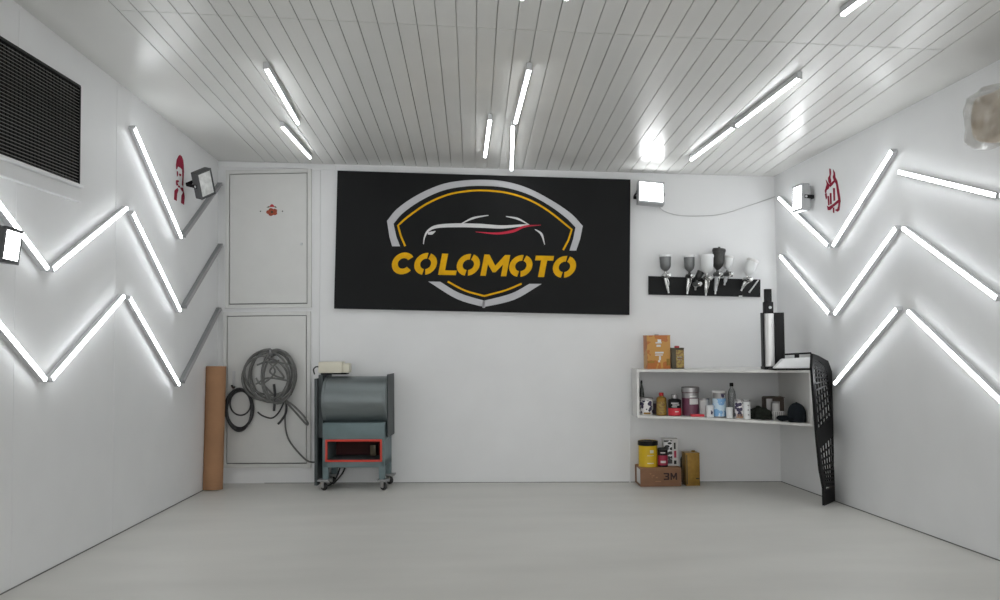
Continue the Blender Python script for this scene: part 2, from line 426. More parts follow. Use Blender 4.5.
def LP(x0, a, h): X = x0+a+SH*h; return SP(X, base(x0+a)-h)           # letter space: a right, h up
def ring(bm, x0, w, H, t, a0, a1, k=26):
    A = []; B = []
    for i in range(k+1):
        a = a0+(a1-a0)*i/k
        A.append(LP(x0, w/2+w/2*math.cos(a), H/2+H/2*1.03*math.sin(a))); B.append(LP(x0, w/2+(w/2-t)*math.cos(a), H/2+(H/2-t*.92)*math.sin(a)))
    band(bm, A, B, N0, N1)
def letter(kind, x0, w, H=91):
    bm = newbm(); R = math.radians; T = 25
    if kind == 'O':
        ring(bm, x0, w, H, T, R(-82), R(72)); ring(bm, x0, w, H, T, R(86), R(262))
    elif kind == 'C': ring(bm, x0, w, H, T, R(38), R(322))
    elif kind == 'L':
        prism(bm, [LP(x0, *p) for p in ((0, 0), (w, 0), (w, 20), (26, 20), (26, H), (0, H))], N0, N1)
    elif kind == 'T':
        prism(bm, [LP(x0, *p) for p in ((w/2-13, 0), (w/2+13, 0), (w/2+13, H-20), (w, H-20), (w, H), (0, H), (0, H-20), (w/2-13, H-20))], N0, N1)
    elif kind == 'M':
        prism(bm, [LP(x0, *p) for p in ((0, 0), (23, 0), (23, 50), (w/2-6, 16), (w/2+6, 16), (w-23, 50), (w-23, 0), (w, 0), (w, H), (w-22, H), (w/2, 44), (22, H), (0, H))], N0, N1)
    board.part('letter', bm, M['sign_gold'], smooth=False)
for kd, x0, wd in (('C', 43, 96), ('O', 139, 96), ('L', 249, 76), ('O', 321, 98), ('M', 430, 111), ('O', 546, 98), ('T', 651, 78), ('O', 733, 98)):
    letter(kd, x0, wd)

# ------------------------------------------------------------------ LED battens
def led(fr, pa, pb, lit, label, group, ext=(0, 0), n=.038):
    dx = 1.6 if fr is LF else (-1.8 if fr is RG else 0); pa = (pa[0]+dx, pa[1]); pb = (pb[0]+dx, pb[1])
    a = fr.at(*pa, n); b = fr.at(*pb, n); d = b-a; d.z = 0; Lh = d.length; d.normalize()
    a = a-d*ext[0]; Lh += ext[0]+ext[1]
    world = fr.T(a.x, a.y, 0, rz(math.atan2(d.y, d.x)))
    t = Thing('led_batten', label, 'light', world, (0, 0, 0), group)
    h = .0118
    bm = newbm(); box(bm, .006, Lh-.006, -h, h, .001, .0285, .002); t.part('housing', bm, M['alu'] if lit else M['alu_dark'])
    bm = newbm(); pr = [(-h*.82, .0282), (h*.82, .0282), (h*.82, .033), (h*.5, .038), (-h*.5, .038), (-h*.82, .033)]
    A = [bm.verts.new((.007, y, z)) for y, z in pr]; B = [bm.verts.new((Lh-.007, y, z)) for y, z in pr]
    bm.faces.new(A); bm.faces.new(B[::-1])
    for i in range(6): bm.faces.new((A[i], B[i], B[(i+1) % 6], A[(i+1) % 6]))
    t.part('diffuser', bm, M['led'] if lit else M['led_off'])
    for x in (0, Lh-.008): t.part('end_cap', box(newbm(), x, x+.008, -h-.0005, h+.0005, 0, .0375, .002), M['alu'] if lit else M['alu_dark'])
    return t
gL, gR, gC = 'led battens zigzagging on the left wall', 'led battens zigzagging on the right wall', 'led battens under the ceiling'
led(LF, (133.5, 127), (181, 238), 1, 'lit batten on left wall, steep upper one just left of the red face stencil', gL)
led(LF, (184, 236), (221, 184), 0, 'unlit grey batten on left wall passing under the dark floodlight', gL)
led(LF, (-20, 178), (48, 269), 1, 'lit batten sloping down behind the floodlight at left frame edge', gL)
led(LF, (52, 270), (127, 208), 1, 'lit batten rising from the lower end of the one behind the left edge floodlight', gL)
led(LF, (132, 212), (180, 311), 1, 'lit batten falling steeply in middle row of left wall, below the red face stencil', gL)
led(LF, (185, 307), (221.5, 245), 0, 'unlit grey batten of the middle row on left wall beside upper door', gL)
led(LF, (-18, 302), (46, 380), 1, 'lit batten of the lowest row on left wall running off the left edge', gL)
led(LF, (51, 380), (124, 296), 1, 'lit rising batten of the lowest row on left wall', gL)
led(LF, (129, 297), (179, 385), 1, 'lit falling batten of the lowest row on left wall, above the cardboard tube', gL)
led(LF, (183, 382), (220, 309), 0, 'unlit grey batten of the lowest row on left wall, nearest the cardboard tube', gL)
led(RG, (779.5, 198), (829, 246), 1, 'lit batten on right wall running below the lit floodlight', gR)
led(RG, (833.5, 246), (893, 150), 1, 'lit batten on right wall rising steeply right of the red brush-stroke emblem', gR)
led(RG, (899, 172), (998, 196), 1, 'lit nearly level batten on right wall below the wrapped parcel', gR)
led(RG, (781, 256), (830, 314), 1, 'lit falling batten on right wall nearest the spray gun rack', gR)
led(RG, (835, 314), (897, 227), 1, 'lit rising batten in middle row of right wall', gR)
led(RG, (903, 228), (998, 299), 1, 'lit falling batten in middle row of right wall reaching right frame edge', gR)
led(RG, (835, 384), (898, 308), 1, 'lit rising batten lowest on right wall, above the black car grille', gR)
led(RG, (908, 311), (1004, 404), 1, 'lit falling batten lowest on right wall running off the right edge', gR)
led(RG, (1000.5, 196), (1085, 168), 1, 'end of a lit batten at right frame edge beside the nearly level one', gR)
led(CE, (265.5, 69), (298, 125), 1, 'lit ceiling batten at left, the nearer and larger of the left pair', gC)
led(CE, (281.5, 127), (310, 159), 1, 'lit ceiling batten at left, the farther of the left pair', gC)
led(CE, (529.5, 70), (515.5, 124), 1, 'lit ceiling batten in the middle, nearest of the three middle ones', gC)
led(CE, (513, 126), (511.5, 171), 1, 'lit ceiling batten in the middle ending right above the black sign', gC)
led(CE, (490, 120), (485, 158), 1, 'short lit ceiling batten standing apart left of the middle line', gC)
led(CE, (800, 79), (737, 127), 1, 'lit ceiling batten at right, nearer and larger of the right pair in line', gC)
led(CE, (734, 128.5), (691, 161), 1, 'lit ceiling batten at right, farther of the right pair, towards the back wall floodlight', gC)
led(CE, (905, -30), (842, 17), 1, 'lit ceiling batten at the top edge of the frame, far right', gC)
led(CE, (525, -45), (522, 1), 1, 'end of a lit ceiling batten at the top edge, left of two', gC)
led(CE, (573, -45), (566, 1), 1, 'end of a lit ceiling batten at the top edge, right of two', gC)

# ------------------------------------------------------------------ floodlights
def flood(world, wd, ht, dp, lit, label, body, arm):
    t = Thing('floodlight', label, 'floodlight', world, (0, 0, 0), 'floodlights on the walls')
    bm = newbm(); box(bm, -wd/2, wd/2, -ht/2, ht/2, -dp, -.012, .008)
    for i in range(9):
        x = -wd/2+.02+i*(wd-.04)/8; box(bm, x-.003, x+.003, -ht/2+.015, ht/2-.015, -dp-.018, -dp+.002)
    t.part('housing', bm, body)
    bm = newbm(); r = .012
    P = [(-wd/2, -ht/2), (wd/2, -ht/2), (wd/2, ht/2), (-wd/2, ht/2)]
    for x0, x1, y0, y1 in ((-wd/2, wd/2, -ht/2, -ht/2+.016), (-wd/2, wd/2, ht/2-.014, ht/2), (-wd/2, -wd/2+.012, -ht/2+.016, ht/2-.014), (wd/2-.012, wd/2, -ht/2+.016, ht/2-.014)):
        box(bm, x0, x1, y0, y1, -.014, 0, .003)
    t.part('bezel', bm, body)
    t.part('lens', box(newbm(), -wd/2+.011, wd/2-.011, -ht/2+.015, ht/2-.013, -.012, -.003, .002), M['flood'] if lit else M['flood_off'])
    bm = newbm(); s = wd/2+.006
    for x in (-s, s): box(bm, x-.002, x+.002, -.012, .012, -arm, -dp*.5+.01)
    box(bm, -s, s, -.012, .012, -arm, -arm+.004)
    t.part('bracket', bm, M['black'])
    for x in (-s, s): t.part('bolt', lathe(newbm(), [(.008, -.004), (.008, .004), (0, .004)], (x, 0, -dp*.5), 10, 'U'), M['alu'])
    return t
p = BK.at(651.3, 192, .12)
flood(BK.T(p.x, p.y, .125, rz(-.05), rx(-.3), ry(.12)), .195, .178, .06, 1, 'lit square floodlight on back wall between the black sign and right corner', M['flood_grey'], .115)
p = RG.at(797, 198, .09)
flood(RG.T(p.x, p.y, .09, rx(-.04), ry(-.0)), .15, .18, .052, 1, 'lit floodlight on right wall beside the red brush-stroke emblem', M['flood_grey'], .082)
p = LF.at(206.5, 184, .17)
flood(LF.T(p.x, p.y, .17, ry(-.50), rx(.25), rz(.48)), .125, .185, .06, 0, 'unlit floodlight with pale lens on left wall near the back corner', M['flood_body'], .12)
p = LF.at(13, 246, .13)
flood(LF.T(p.x, p.y, .13, ry(.12), rx(.12)), .17, .145, .07, 1, 'lit floodlight cut by the left frame edge', M['flood_body'], .118)
bm = newbm(); P = [BK.at(x, y, .006) for x, y in ((657, 204), (664, 211), (680, 215.5), (700, 216), (722, 214), (745, 207), (777, 196))]
tube(bm, catmull(P, 5), .0035, 6)
single('lamp_cable', 'thin pale cable sagging along the back wall from the lit floodlight', 'cable', bm, M['cable'], BK.M, P[3])

# ------------------------------------------------------------------ vent on the left wall
tr = LF.at(80.5, 87, .02); br_ = LF.at(78.5, 184, .02)
U1 = (tr.x+br_.x)/2; V1 = tr.y; V0 = br_.y; U0 = U1-1.15
t = Thing('vent_grille', 'large black louvred vent grille high on the left wall', 'vent', LF.M, ((U0+U1)/2, V0-.1, 0))
t.part('backing', box(newbm(), U0, U1, V0, V1, .001, .004), M['black'])
bm = newbm()
for x0, x1, y0, y1 in ((U0, U1, V1-.008, V1+.006), (U0, U1, V0-.006, V0+.006), (U1-.008, U1+.004, V0, V1), (U0-.004, U0+.008, V0, V1)):
    box(bm, x0, x1, y0, y1, .001, .024, .001)
t.part('grille_frame', bm, M['black'])
bm = newbm(); ns = 30
for i in range(ns):
    y = V0+.01+(V1-V0-.02)*(i+.5)/ns
    box(bm, U0+.004, U1-.004, -.0012, .0012, -.009, .009, 0, Matrix.Translation((0, y, .013)) @ rx(.5))
M['slat'] = mat('grille_slat', (.30, .30, .29), .45, .4, var=.1)
t.part('slats', bm, M['slat'], smooth=False)
bm = newbm(); k2 = 34
for i in range(k2):
    x = U0+.01+(U1-U0-.02)*(i+.5)/k2; box(bm, x-.001, x+.001, V0, V1, .008, .012)
t.part('crossbars', bm, M['black'], smooth=False)
s0 = LF.at(78, 187, .03); s1 = LF.at(78, 201, .03)
bm = newbm(); box(bm, U0, U1+.004, s0.y, V0-.007, .0, .045, .002); box(bm, U0, U1+.002, s1.y+.008, s0.y, 0, .018); box(bm, U0, U1+.004, s1.y, s1.y+.008, 0, .030, .002)
t.part('sill', bm, M['wall'], label='white sill under the grille')

# ------------------------------------------------------------------ red stencils
def stencil(fr, name, label, polys, holes_none=None):
    allp = [fr.at(x, y, .001) for P in polys for x, y in P]
    c = sum(allp, Vector())/len(allp); bm = newbm()
    for P in polys: prism(bm, px_poly(fr, P, .001), .0004, .0014)
    return single(name, label, 'decal', bm, M['stencil'], fr.M, (c.x, c.y, 0))
def fat(P, d):                                   # outline grown by d pixels
    k = len(P); A = sum(P[i][0]*P[(i+1) % k][1]-P[(i+1) % k][0]*P[i][1] for i in range(k)); o = []
    for i in range(k):
        e = Vector((P[(i+1) % k][0]-P[i-1][0], P[(i+1) % k][1]-P[i-1][1])); e.normalize()
        s_ = 1 if A > 0 else -1; o.append((P[i][0]+e.y*d*s_, P[i][1]-e.x*d*s_))
    return o
def q(pts, ox, oy, s): return [(ox+x/s, oy+y/s) for x, y in pts]
f = lambda pts: q(pts, 165, 150, 10)
stencil(LF, 'wall_stencil', 'dark red stencil of a long-haired face on left wall', [
    f([(110, 150), (118, 95), (135, 60), (150, 48), (168, 62), (182, 100), (188, 150), (170, 195), (150, 175), (130, 165), (120, 195), (112, 190)]),
    f([(170, 190), (188, 150), (190, 220), (186, 300), (182, 370), (168, 345), (174, 280)]),
    f([(118, 210), (130, 215), (132, 250), (120, 270)]),
    f([(110, 305), (122, 300), (138, 305), (140, 320), (124, 325), (134, 345), (120, 360), (110, 340)]),
    f([(140, 235), (162, 240), (160, 262), (146, 262)]),
    f([(95, 405), (125, 378), (135, 400), (122, 440), (118, 510), (90, 495)]),
    f([(150, 375), (180, 375), (186, 405), (175, 420), (160, 395)]),
    f([(165, 455), (180, 425), (188, 405), (197, 470), (190, 548), (160, 530)]),
    f([(128, 350), (150, 360), (150, 378), (132, 372)])])
f = lambda pts: fat(q(pts, 790, 160, 10), .32)
stencil(RG, 'wall_stencil', 'red brush-stroke emblem with flame tips on right wall', [
    f([(360, 195), (375, 225), (395, 250), (385, 285), (365, 300), (355, 340), (350, 310), (362, 270), (370, 240)]),
    f([(395, 85), (404, 90), (408, 130), (402, 170), (410, 215), (400, 245), (385, 215), (383, 180), (398, 150)]),
    f([(432, 92), (446, 125), (452, 175), (470, 210), (486, 290), (498, 370), (505, 420), (485, 400), (474, 330), (462, 240), (440, 200), (430, 170), (438, 140)]),
    f([(395, 250), (412, 230), (440, 205), (446, 218), (420, 250), (400, 270)]),
    f([(352, 340), (362, 332), (368, 380), (362, 395)]),
    f([(378, 360), (386, 360), (392, 450), (384, 455)]),
    f([(400, 330), (412, 330), (414, 440), (404, 445)]),
    f([(432, 280), (446, 280), (448, 405), (438, 410)]),
    f([(372, 458), (390, 470), (430, 445), (470, 410), (500, 385), (495, 415), (465, 440), (430, 468), (400, 500), (380, 500)]),
    f([(488, 410), (500, 420), (492, 500), (475, 515), (450, 500), (475, 490), (485, 460)]),
    f([(432, 475), (440, 475), (440, 530), (433, 525)])])

# ------------------------------------------------------------------ wrapped parcel high on the right wall
a = RG.at(968.5, 98, .09); b = RG.at(967, 157, .09)
u0, v1, v0 = a.x, a.y, b.y; u1 = u0+.62
t = Thing('wrapped_parcel', 'beige parcel in crumpled clear plastic high on right wall at frame edge', 'parcel', RG.M, ((u0+u1)/2, v0, 0))
def lumpy(u0, u1, v0, v1, n0, n1, amp, fr, seed, cuts=14):
    b2 = newbm(); bmesh.ops.create_cube(b2, size=1); bmesh.ops.subdivide_edges(b2, edges=b2.edges[:], cuts=cuts, use_grid_fill=True)
    for v in b2.verts:
        p = v.co.copy(); k = 2.
        L = max(abs(p.x), abs(p.y), abs(p.z))*2
        s = (abs(p.x*2)**6+abs(p.y*2)**6+abs(p.z*2)**6)**(1/6); p = p*(L/s) if s else p
        w_ = Vector((u0+(p.x+.5)*(u1-u0), v0+(p.y+.5)*(v1-v0), n0+(p.z+.5)*(n1-n0)))
        d = noise.noise_vector(w_*fr+Vector((seed, 0, 0)))
        w_ += d*amp; w_.z = max(w_.z, .001)
        v.co = w_
    return b2
t.part('paper_body', lumpy(u0+.06, u1, v0+.03, v1-.02, .012, .13, .014, 9, 3), M['parcel'])
t.part('plastic_wrap', lumpy(u0+.015, u1+.03, v0+.012, v1-.0, .003, .15, .018, 16, 8, 24), M['wrap'])

# ------------------------------------------------------------------ cardboard tube in the left corner
fb = BK.flat(212.5, 489.5, 0)
r = .072; n_c = fb.z
topc = BK.at(215.2, 366.5, n_c-.03)
t = Thing('cardboard_tube', 'tall brown cardboard tube leaning in the left back corner', 'tube', BK.M, (fb.x, 0, n_c))
a = Vector((fb.x, .002, n_c)); b = Vector((topc.x, topc.y, n_c-.05)); ax = (b-a)
bm = newbm(); seg = 28; k = 12
ro = [(a+ax*(i/k)) for i in range(k+1)]
X = ax.cross(Vector((0, 0, 1))).normalized(); Y = X.cross(ax.normalized()).normalized()
def ringv(c, rr, w_=0): return [bm.verts.new(c+(rr*(1+w_*math.sin(3*2*PI*j/seg)))*(math.cos(2*PI*j/seg)*X+math.sin(2*PI*j/seg)*Y)) for j in range(seg)]
O_ = [ringv(c, r, .015) for c in ro]; I_ = [ringv(c, r-.006, .015) for c in ro]
for i in range(k):
    for j in range(seg):
        bm.faces.new((O_[i][j], O_[i][(j+1) % seg], O_[i+1][(j+1) % seg], O_[i+1][j])); bm.faces.new((I_[i][j], I_[i+1][j], I_[i+1][(j+1) % seg], I_[i][(j+1) % seg]))
for j in range(seg):
    bm.faces.new((O_[0][j], I_[0][j], I_[0][(j+1) % seg], O_[0][(j+1) % seg])); bm.faces.new((O_[k][j], O_[k][(j+1) % seg], I_[k][(j+1) % seg], I_[k][j]))
for v in bm.verts: v.co.y = max(v.co.y, .001)
t.part('outer_roll', bm, M['card'])
bm = newbm(); P = []
for i in range(40):
    an = i*.5; rr = r-.010-.0007*i; P.append(b-ax.normalized()*.012+rr*(math.cos(an)*X+math.sin(an)*Y))
lo = [p-ax.normalized()*.5 for p in P]
va = [bm.verts.new(p) for p in P]; vb = [bm.verts.new(p) for p in lo]
for i in range(39): bm.faces.new((va[i], va[i+1], vb[i+1], vb[i]))
t.part('inner_roll', bm, M['card_in'])

# ------------------------------------------------------------------ hoses on the lower door
def loop(c, ru, rv, n, turns, jit, seed, k=36, gap=.0):
    rnd = random.Random(seed); P = []
    j = [(rnd.uniform(-1, 1), rnd.uniform(-1, 1), rnd.uniform(-1, 1), rnd.uniform(0, 6)) for _ in range(turns+1)]
    for i in range(turns*k+1):
        f = i/k; a = int(f); tt = f-a; A = j[a]; B = j[min(a+1, turns)]
        J = [A[q_]+(B[q_]-A[q_])*tt for q_ in range(3)]
        an = PI/2-2*PI*f
        P.append(Vector((c.x+(ru+J[0]*jit)*math.cos(an)+J[2]*jit*.5, c.y+(rv+J[1]*jit)*math.sin(an)+J[0]*jit*.4, n+.012*J[1]+.006*math.sin(an*2+A[3]))))
    return P
sc = lambda px: px*6.55/900
hk = BK.at(273, 354, .06)
t = Thing('hose_coil', 'large tangled coil of grey air hose hanging on the lower door', 'hose', BK.M, (hk.x, hk.y-.4, .02))
bm = newbm(); c = BK.at(269.5, 376, .07)
for i_, (cx_, cy_, a_, b_, n_) in enumerate(((268, 375.5, 27, 26, .06), (271.5, 374, 22.5, 26, .075), (266.5, 378, 24, 22, .09), (270, 372.5, 26, 22, .07), (269, 377, 20, 25, .085), (272, 376, 24.5, 25, .065))):
    tube(bm, loop(BK.at(cx_, cy_, .07), sc(a_), sc(b_), n_, 1, .014, 30+i_), .0078, 8)
P2 = loop(BK.at(279, 377, .07), sc(15), sc(25), .085, 3, .022, 5); tube(bm, P2, .0075, 8)
t.part('coil', bm, M['hose'])
def pxtube(pts, r, n, k=6, seg=7):
    return tube(newbm(), catmull([BK.at(x, y, nn if (nn := (n if not isinstance(n, list) else n[i])) else 0) for i, (x, y) in enumerate(pts)], k), r, seg)
t.part('hose_end', pxtube([(263, 384), (275, 396), (290, 403), (302, 414), (308, 423), (306, 424), (297, 414), (286, 402)], .007, .075), M['hose'])
t.part('hose_end', pxtube([(286, 398), (286, 412), (281, 421), (278, 424)], .009, .07), M['hose_dark'], label='dark fitting hanging below the coil')
t.part('hose_end', pxtube([(257.5, 412), (263, 416), (272, 418), (279, 412), (284, 402)], .006, .055), M['hose_dark'])
t.part('hose_end', pxtube([(274, 384), (275, 396), (274, 411)], .010, .085), M['hose_dark'], label='thick dark nozzle pointing down')
for pts in ([(257, 365), (268, 362), (288, 364), (294, 370)], [(256, 384), (268, 378), (290, 381)], [(268, 360), (275, 372), (262, 384), (256, 378)], [(279, 360), (270, 372), (284, 378), (276, 366)]):
    t.part('strand', pxtube(pts, .007, .09), M['hose'])
t.part('hose_end', pxtube([(287, 400), (285, 420), (288, 438), (298, 452), (308, 461), (318, 462.5)], .0065, [.07, .06, .055, .06, .09, .14]), M['hose'], label='long tail reaching down to the blower')
t2 = Thing('hose_hook', 'grey steel hook behind the top of the large hose coil', 'hook', BK.M, (hk.x, hk.y, .02))
bm = newbm(); h1 = BK.at(269.5, 351, .05); h2 = BK.at(277, 363, .05)
box(bm, h1.x, h2.x, h2.y, h1.y, .021, .027, .002)
t2.part('plate', bm, M['alu'])
bm = newbm(); tube(bm, catmull([(hk.x, hk.y, .024), (hk.x, hk.y-.005, .08), (hk.x, hk.y+.0, .12), (hk.x, hk.y+.03, .135)], 5), .008, 8); t2.part('prong', bm, M['alu_dark'])
hb = BK.at(233.5, 386, .05)
t = Thing('hose_coil', 'smaller neat coil of dark hose hanging beside the cardboard tube', 'hose', BK.M, (hb.x, hb.y-.3, .02))
bm = newbm(); c = BK.at(238.5, 409.5, .07)
P = loop(c, sc(14.0), sc(20.5), .06, 4, .012, 21); tube(bm, P, .0085, 8)
t.part('coil', bm, M['hose_dark'])
t.part('inner_loop', tube(newbm(), loop(BK.at(240.5, 403, .07), sc(11), sc(12.5), .075, 1, .003, 4), .006, 8), M['hose_dark'])
t2 = Thing('hose_hook', 'grey flat bracket holding the smaller hose coil', 'hook', BK.M, (hb.x, hb.y, .02))
a1 = BK.at(232.2, 371, .03); a2 = BK.at(235, 391, .03)
t2.part('plate', box(newbm(), a1.x, a2.x, a2.y, a1.y, .021, .027, .002), M['alu'])
bm = newbm(); tube(bm, catmull([(hb.x, hb.y-.01, .026), (hb.x+.004, hb.y-.012, .07), (hb.x+.004, hb.y+.005, .10)], 5), .008, 8); t2.part('prong', bm, M['black'])

# ------------------------------------------------------------------ blower on castors
NF = .36                                            # front of its lower body, off the back wall
fl = BK.flat(323, 491.5, 0); NF = fl.z-.03
def bp(x, y, n=None): return BK.at(x, y, NF if n is None else n)
xl = bp(322.5, 430).x; xr = bp(386, 430).x
t = Thing('drum_blower', 'teal wheeled drum blower with red framed outlet against back wall', 'blower', BK.M, ((xl+xr)/2, 0, NF-.16))
NBk = NF-.31
y_d0, y_d1 = bp(350, 424, NF-.15).y, bp(350, 376, NF-.15).y
ND = NF-.165; R_ = (y_d1-y_d0)/2; R2 = R_*.98; yc = (y_d0+y_d1)/2
dl, dr = bp(322.5, 400, ND+R_*.7).x, bp(385.6, 400, ND+R_*.95).x
bm = newbm(); lathe(bm, [(R_*.93, 0), (R_, .002), (R_, .02), (R_*.985, .022), (R_*.985, dr-dl-.022), (R_, dr-dl-.02), (R_, dr-dl-.002), (R_*.93, dr-dl)], (dl, yc, ND), 48, 'U')
t.part('drum', bm, M['drum'])
def sideplate(x0, x1, top_, bot, nm):
    bm = newbm(); nb_ = ND-R_-.006 if x1 < dr else ND-R_*.99; pts = [(ND+R_*.62, bot), (ND+R_*.62, yc+R_+.012), (nb_, yc+R_+.012), (nb_, bot)]
    A = [bm.verts.new((x0, y, n)) for n, y in pts]; B = [bm.verts.new((x1, y, n)) for n, y in pts]
    bm.faces.new(A); bm.faces.new(B[::-1])
    for i in range(len(pts)): bm.faces.new((A[i], A[(i+1) % len(pts)], B[(i+1) % len(pts)], B[i]))
    return t.part(nm, bm, M['gun_dark'] if 0 else M['side'])
M['side'] = mat('blower_side_plate', (.055, .065, .068), .5, .2, var=.2)
yb = bp(350, 438.5).y
sideplate(dl-.032, dl-.002, 0, yb, 'side_plate'); sideplate(dr+.001, dr+.008, 0, yb, 'side_plate')
rb = t.part('motor_cover', box(newbm(), dl-.056, dl-.033, .03, bp(318, 376).y-.02, NBk-.02, NF-.03, .006), M['side'])
y_t, y_b = bp(350, 423).y, bp(350, 467.5).y
wl, wr = bp(327, 450).x, bp(380.5, 450).x; oy1, oy0 = bp(350, 441).y, bp(350, 460.2).y
bm = newbm()
box(bm, xl, xr-.012, oy1, y_t, NBk, NF, .004)            # upper hood
box(bm, xl, wl, y_b, oy1, NBk, NF); box(bm, wr, xr-.012, y_b, oy1, NBk, NF)
box(bm, xl, xr-.012, y_b, oy0, NBk, NF, .004); box(bm, wl, wr, oy0, oy1, NBk, NBk+.01)
t.part('cabinet', bm, M['teal'])
bm = newbm(); e = .011
for x0, x1, y0, y1 in ((wl-e, wr+e, oy1-.003, oy1+e), (wl-e, wr+e, oy0-e, oy0+.003), (wl-e, wl+.003, oy0, oy1), (wr-.003, wr+e, oy0, oy1)):
    box(bm, x0, x1, y0, y1, NF-.006, NF+.010, .002)
of = t.part('outlet_frame', bm, M['redp'], label='bright red frame')
t.part('outlet_lining', box(newbm(), wl+.002, wr-.002, oy0+.002, oy1-.002, NBk+.012, NBk+.03), M['dark_red'], of)
g0 = bp(373.5, 450, NF-.05)
t.part('inner_switch', box(newbm(), g0.x-.022, g0.x+.018, g0.y-.04, g0.y+.035, NF-.10, NF-.04, .004), M['olive'], of)
for s, x in ((0, xl), (1, xr-.012-.04)):
    for n0 in (NF-.04, NBk):
        t.part('leg', box(newbm(), x, x+.04, .078, y_b+.002, n0, n0+.04, .003), M['teal'])
def castor(x, n, yaw=.95):
    mm = Matrix.Translation((x, 0, n)) @ ry(yaw) @ Matrix.Translation((-x, 0, -n))
    p_ = t.part('castor', box(newbm(), x-.040, x+.040, .066, .078, n-.04, n+.04, .003), M['alu_dark'])
    bm = newbm(); box(bm, x-.018, x-.014, .020, .067, n-.018, n+.014, .001); box(bm, x+.014, x+.018, .020, .067, n-.018, n+.014, .001); box(bm, x-.018, x+.018, .059, .067, n-.022, n+.022, .002); bm.transform(mm)
    t.part('fork', bm, M['steel'], p_)
    bm = newbm(); lathe(bm, [(.010, -.012), (.024, -.012), (.028, -.006), (.028, .006), (.024, .012), (.010, .012)], (x, .0285, n), 24, 'U', mm)
    t.part('wheel', bm, M['rubber'], p_)
    t.part('hub', lathe(newbm(), [(.011, -.0165), (.013, -.012), (.013, .012), (.011, .0165)], (x, .0285, n), 12, 'U', mm), M['steel'], p_)
for x in (xl+.006, xr-.022):
    for n in (NF-.02, NBk+.02): castor(x, n)
t.part('power_lead', pxtube([(345, 468), (342, 474), (337, 480), (333, 484)], .006, NF-.15), M['rubber'])
t.part('power_lead', pxtube([(340, 468), (336, 478), (330, 485), (324, 485)], .006, NF-.18), M['rubber'])
# cream box resting on the drum
yt = yc+R_+.0135
a = BK.at(320, 372, ND); b = BK.at(350.5, 361.5, ND)
t = Thing('junction_box', 'cream plastic box lying on top of the drum blower', 'box', BK.M, ((a.x+b.x)/2, yt, ND))
bm = newbm(); bw = b.x-a.x; bh = b.y-yt
box(bm, a.x, b.x-.05, yt+.010, b.y, ND-.06, ND+.06, .012); box(bm, b.x-.055, b.x, yt+.010, b.y-.012, ND-.05, ND+.05, .014)
t.part('case', bm, M['cream'])
bm = newbm(); box(bm, a.x+.015, b.x-.02, yt-.001, yt+.012, ND-.045, ND+.045, .003)
t.part('base', bm, M['black'])
t.part('lead', tube(newbm(), catmull([(a.x+.01, yt+.05, ND), (a.x-.025, yt+.055, ND+.01), (a.x-.045, yt+.035, ND+.01), (a.x-.04, yt+.0, ND)], 6), .005, 7), M['rubber'])

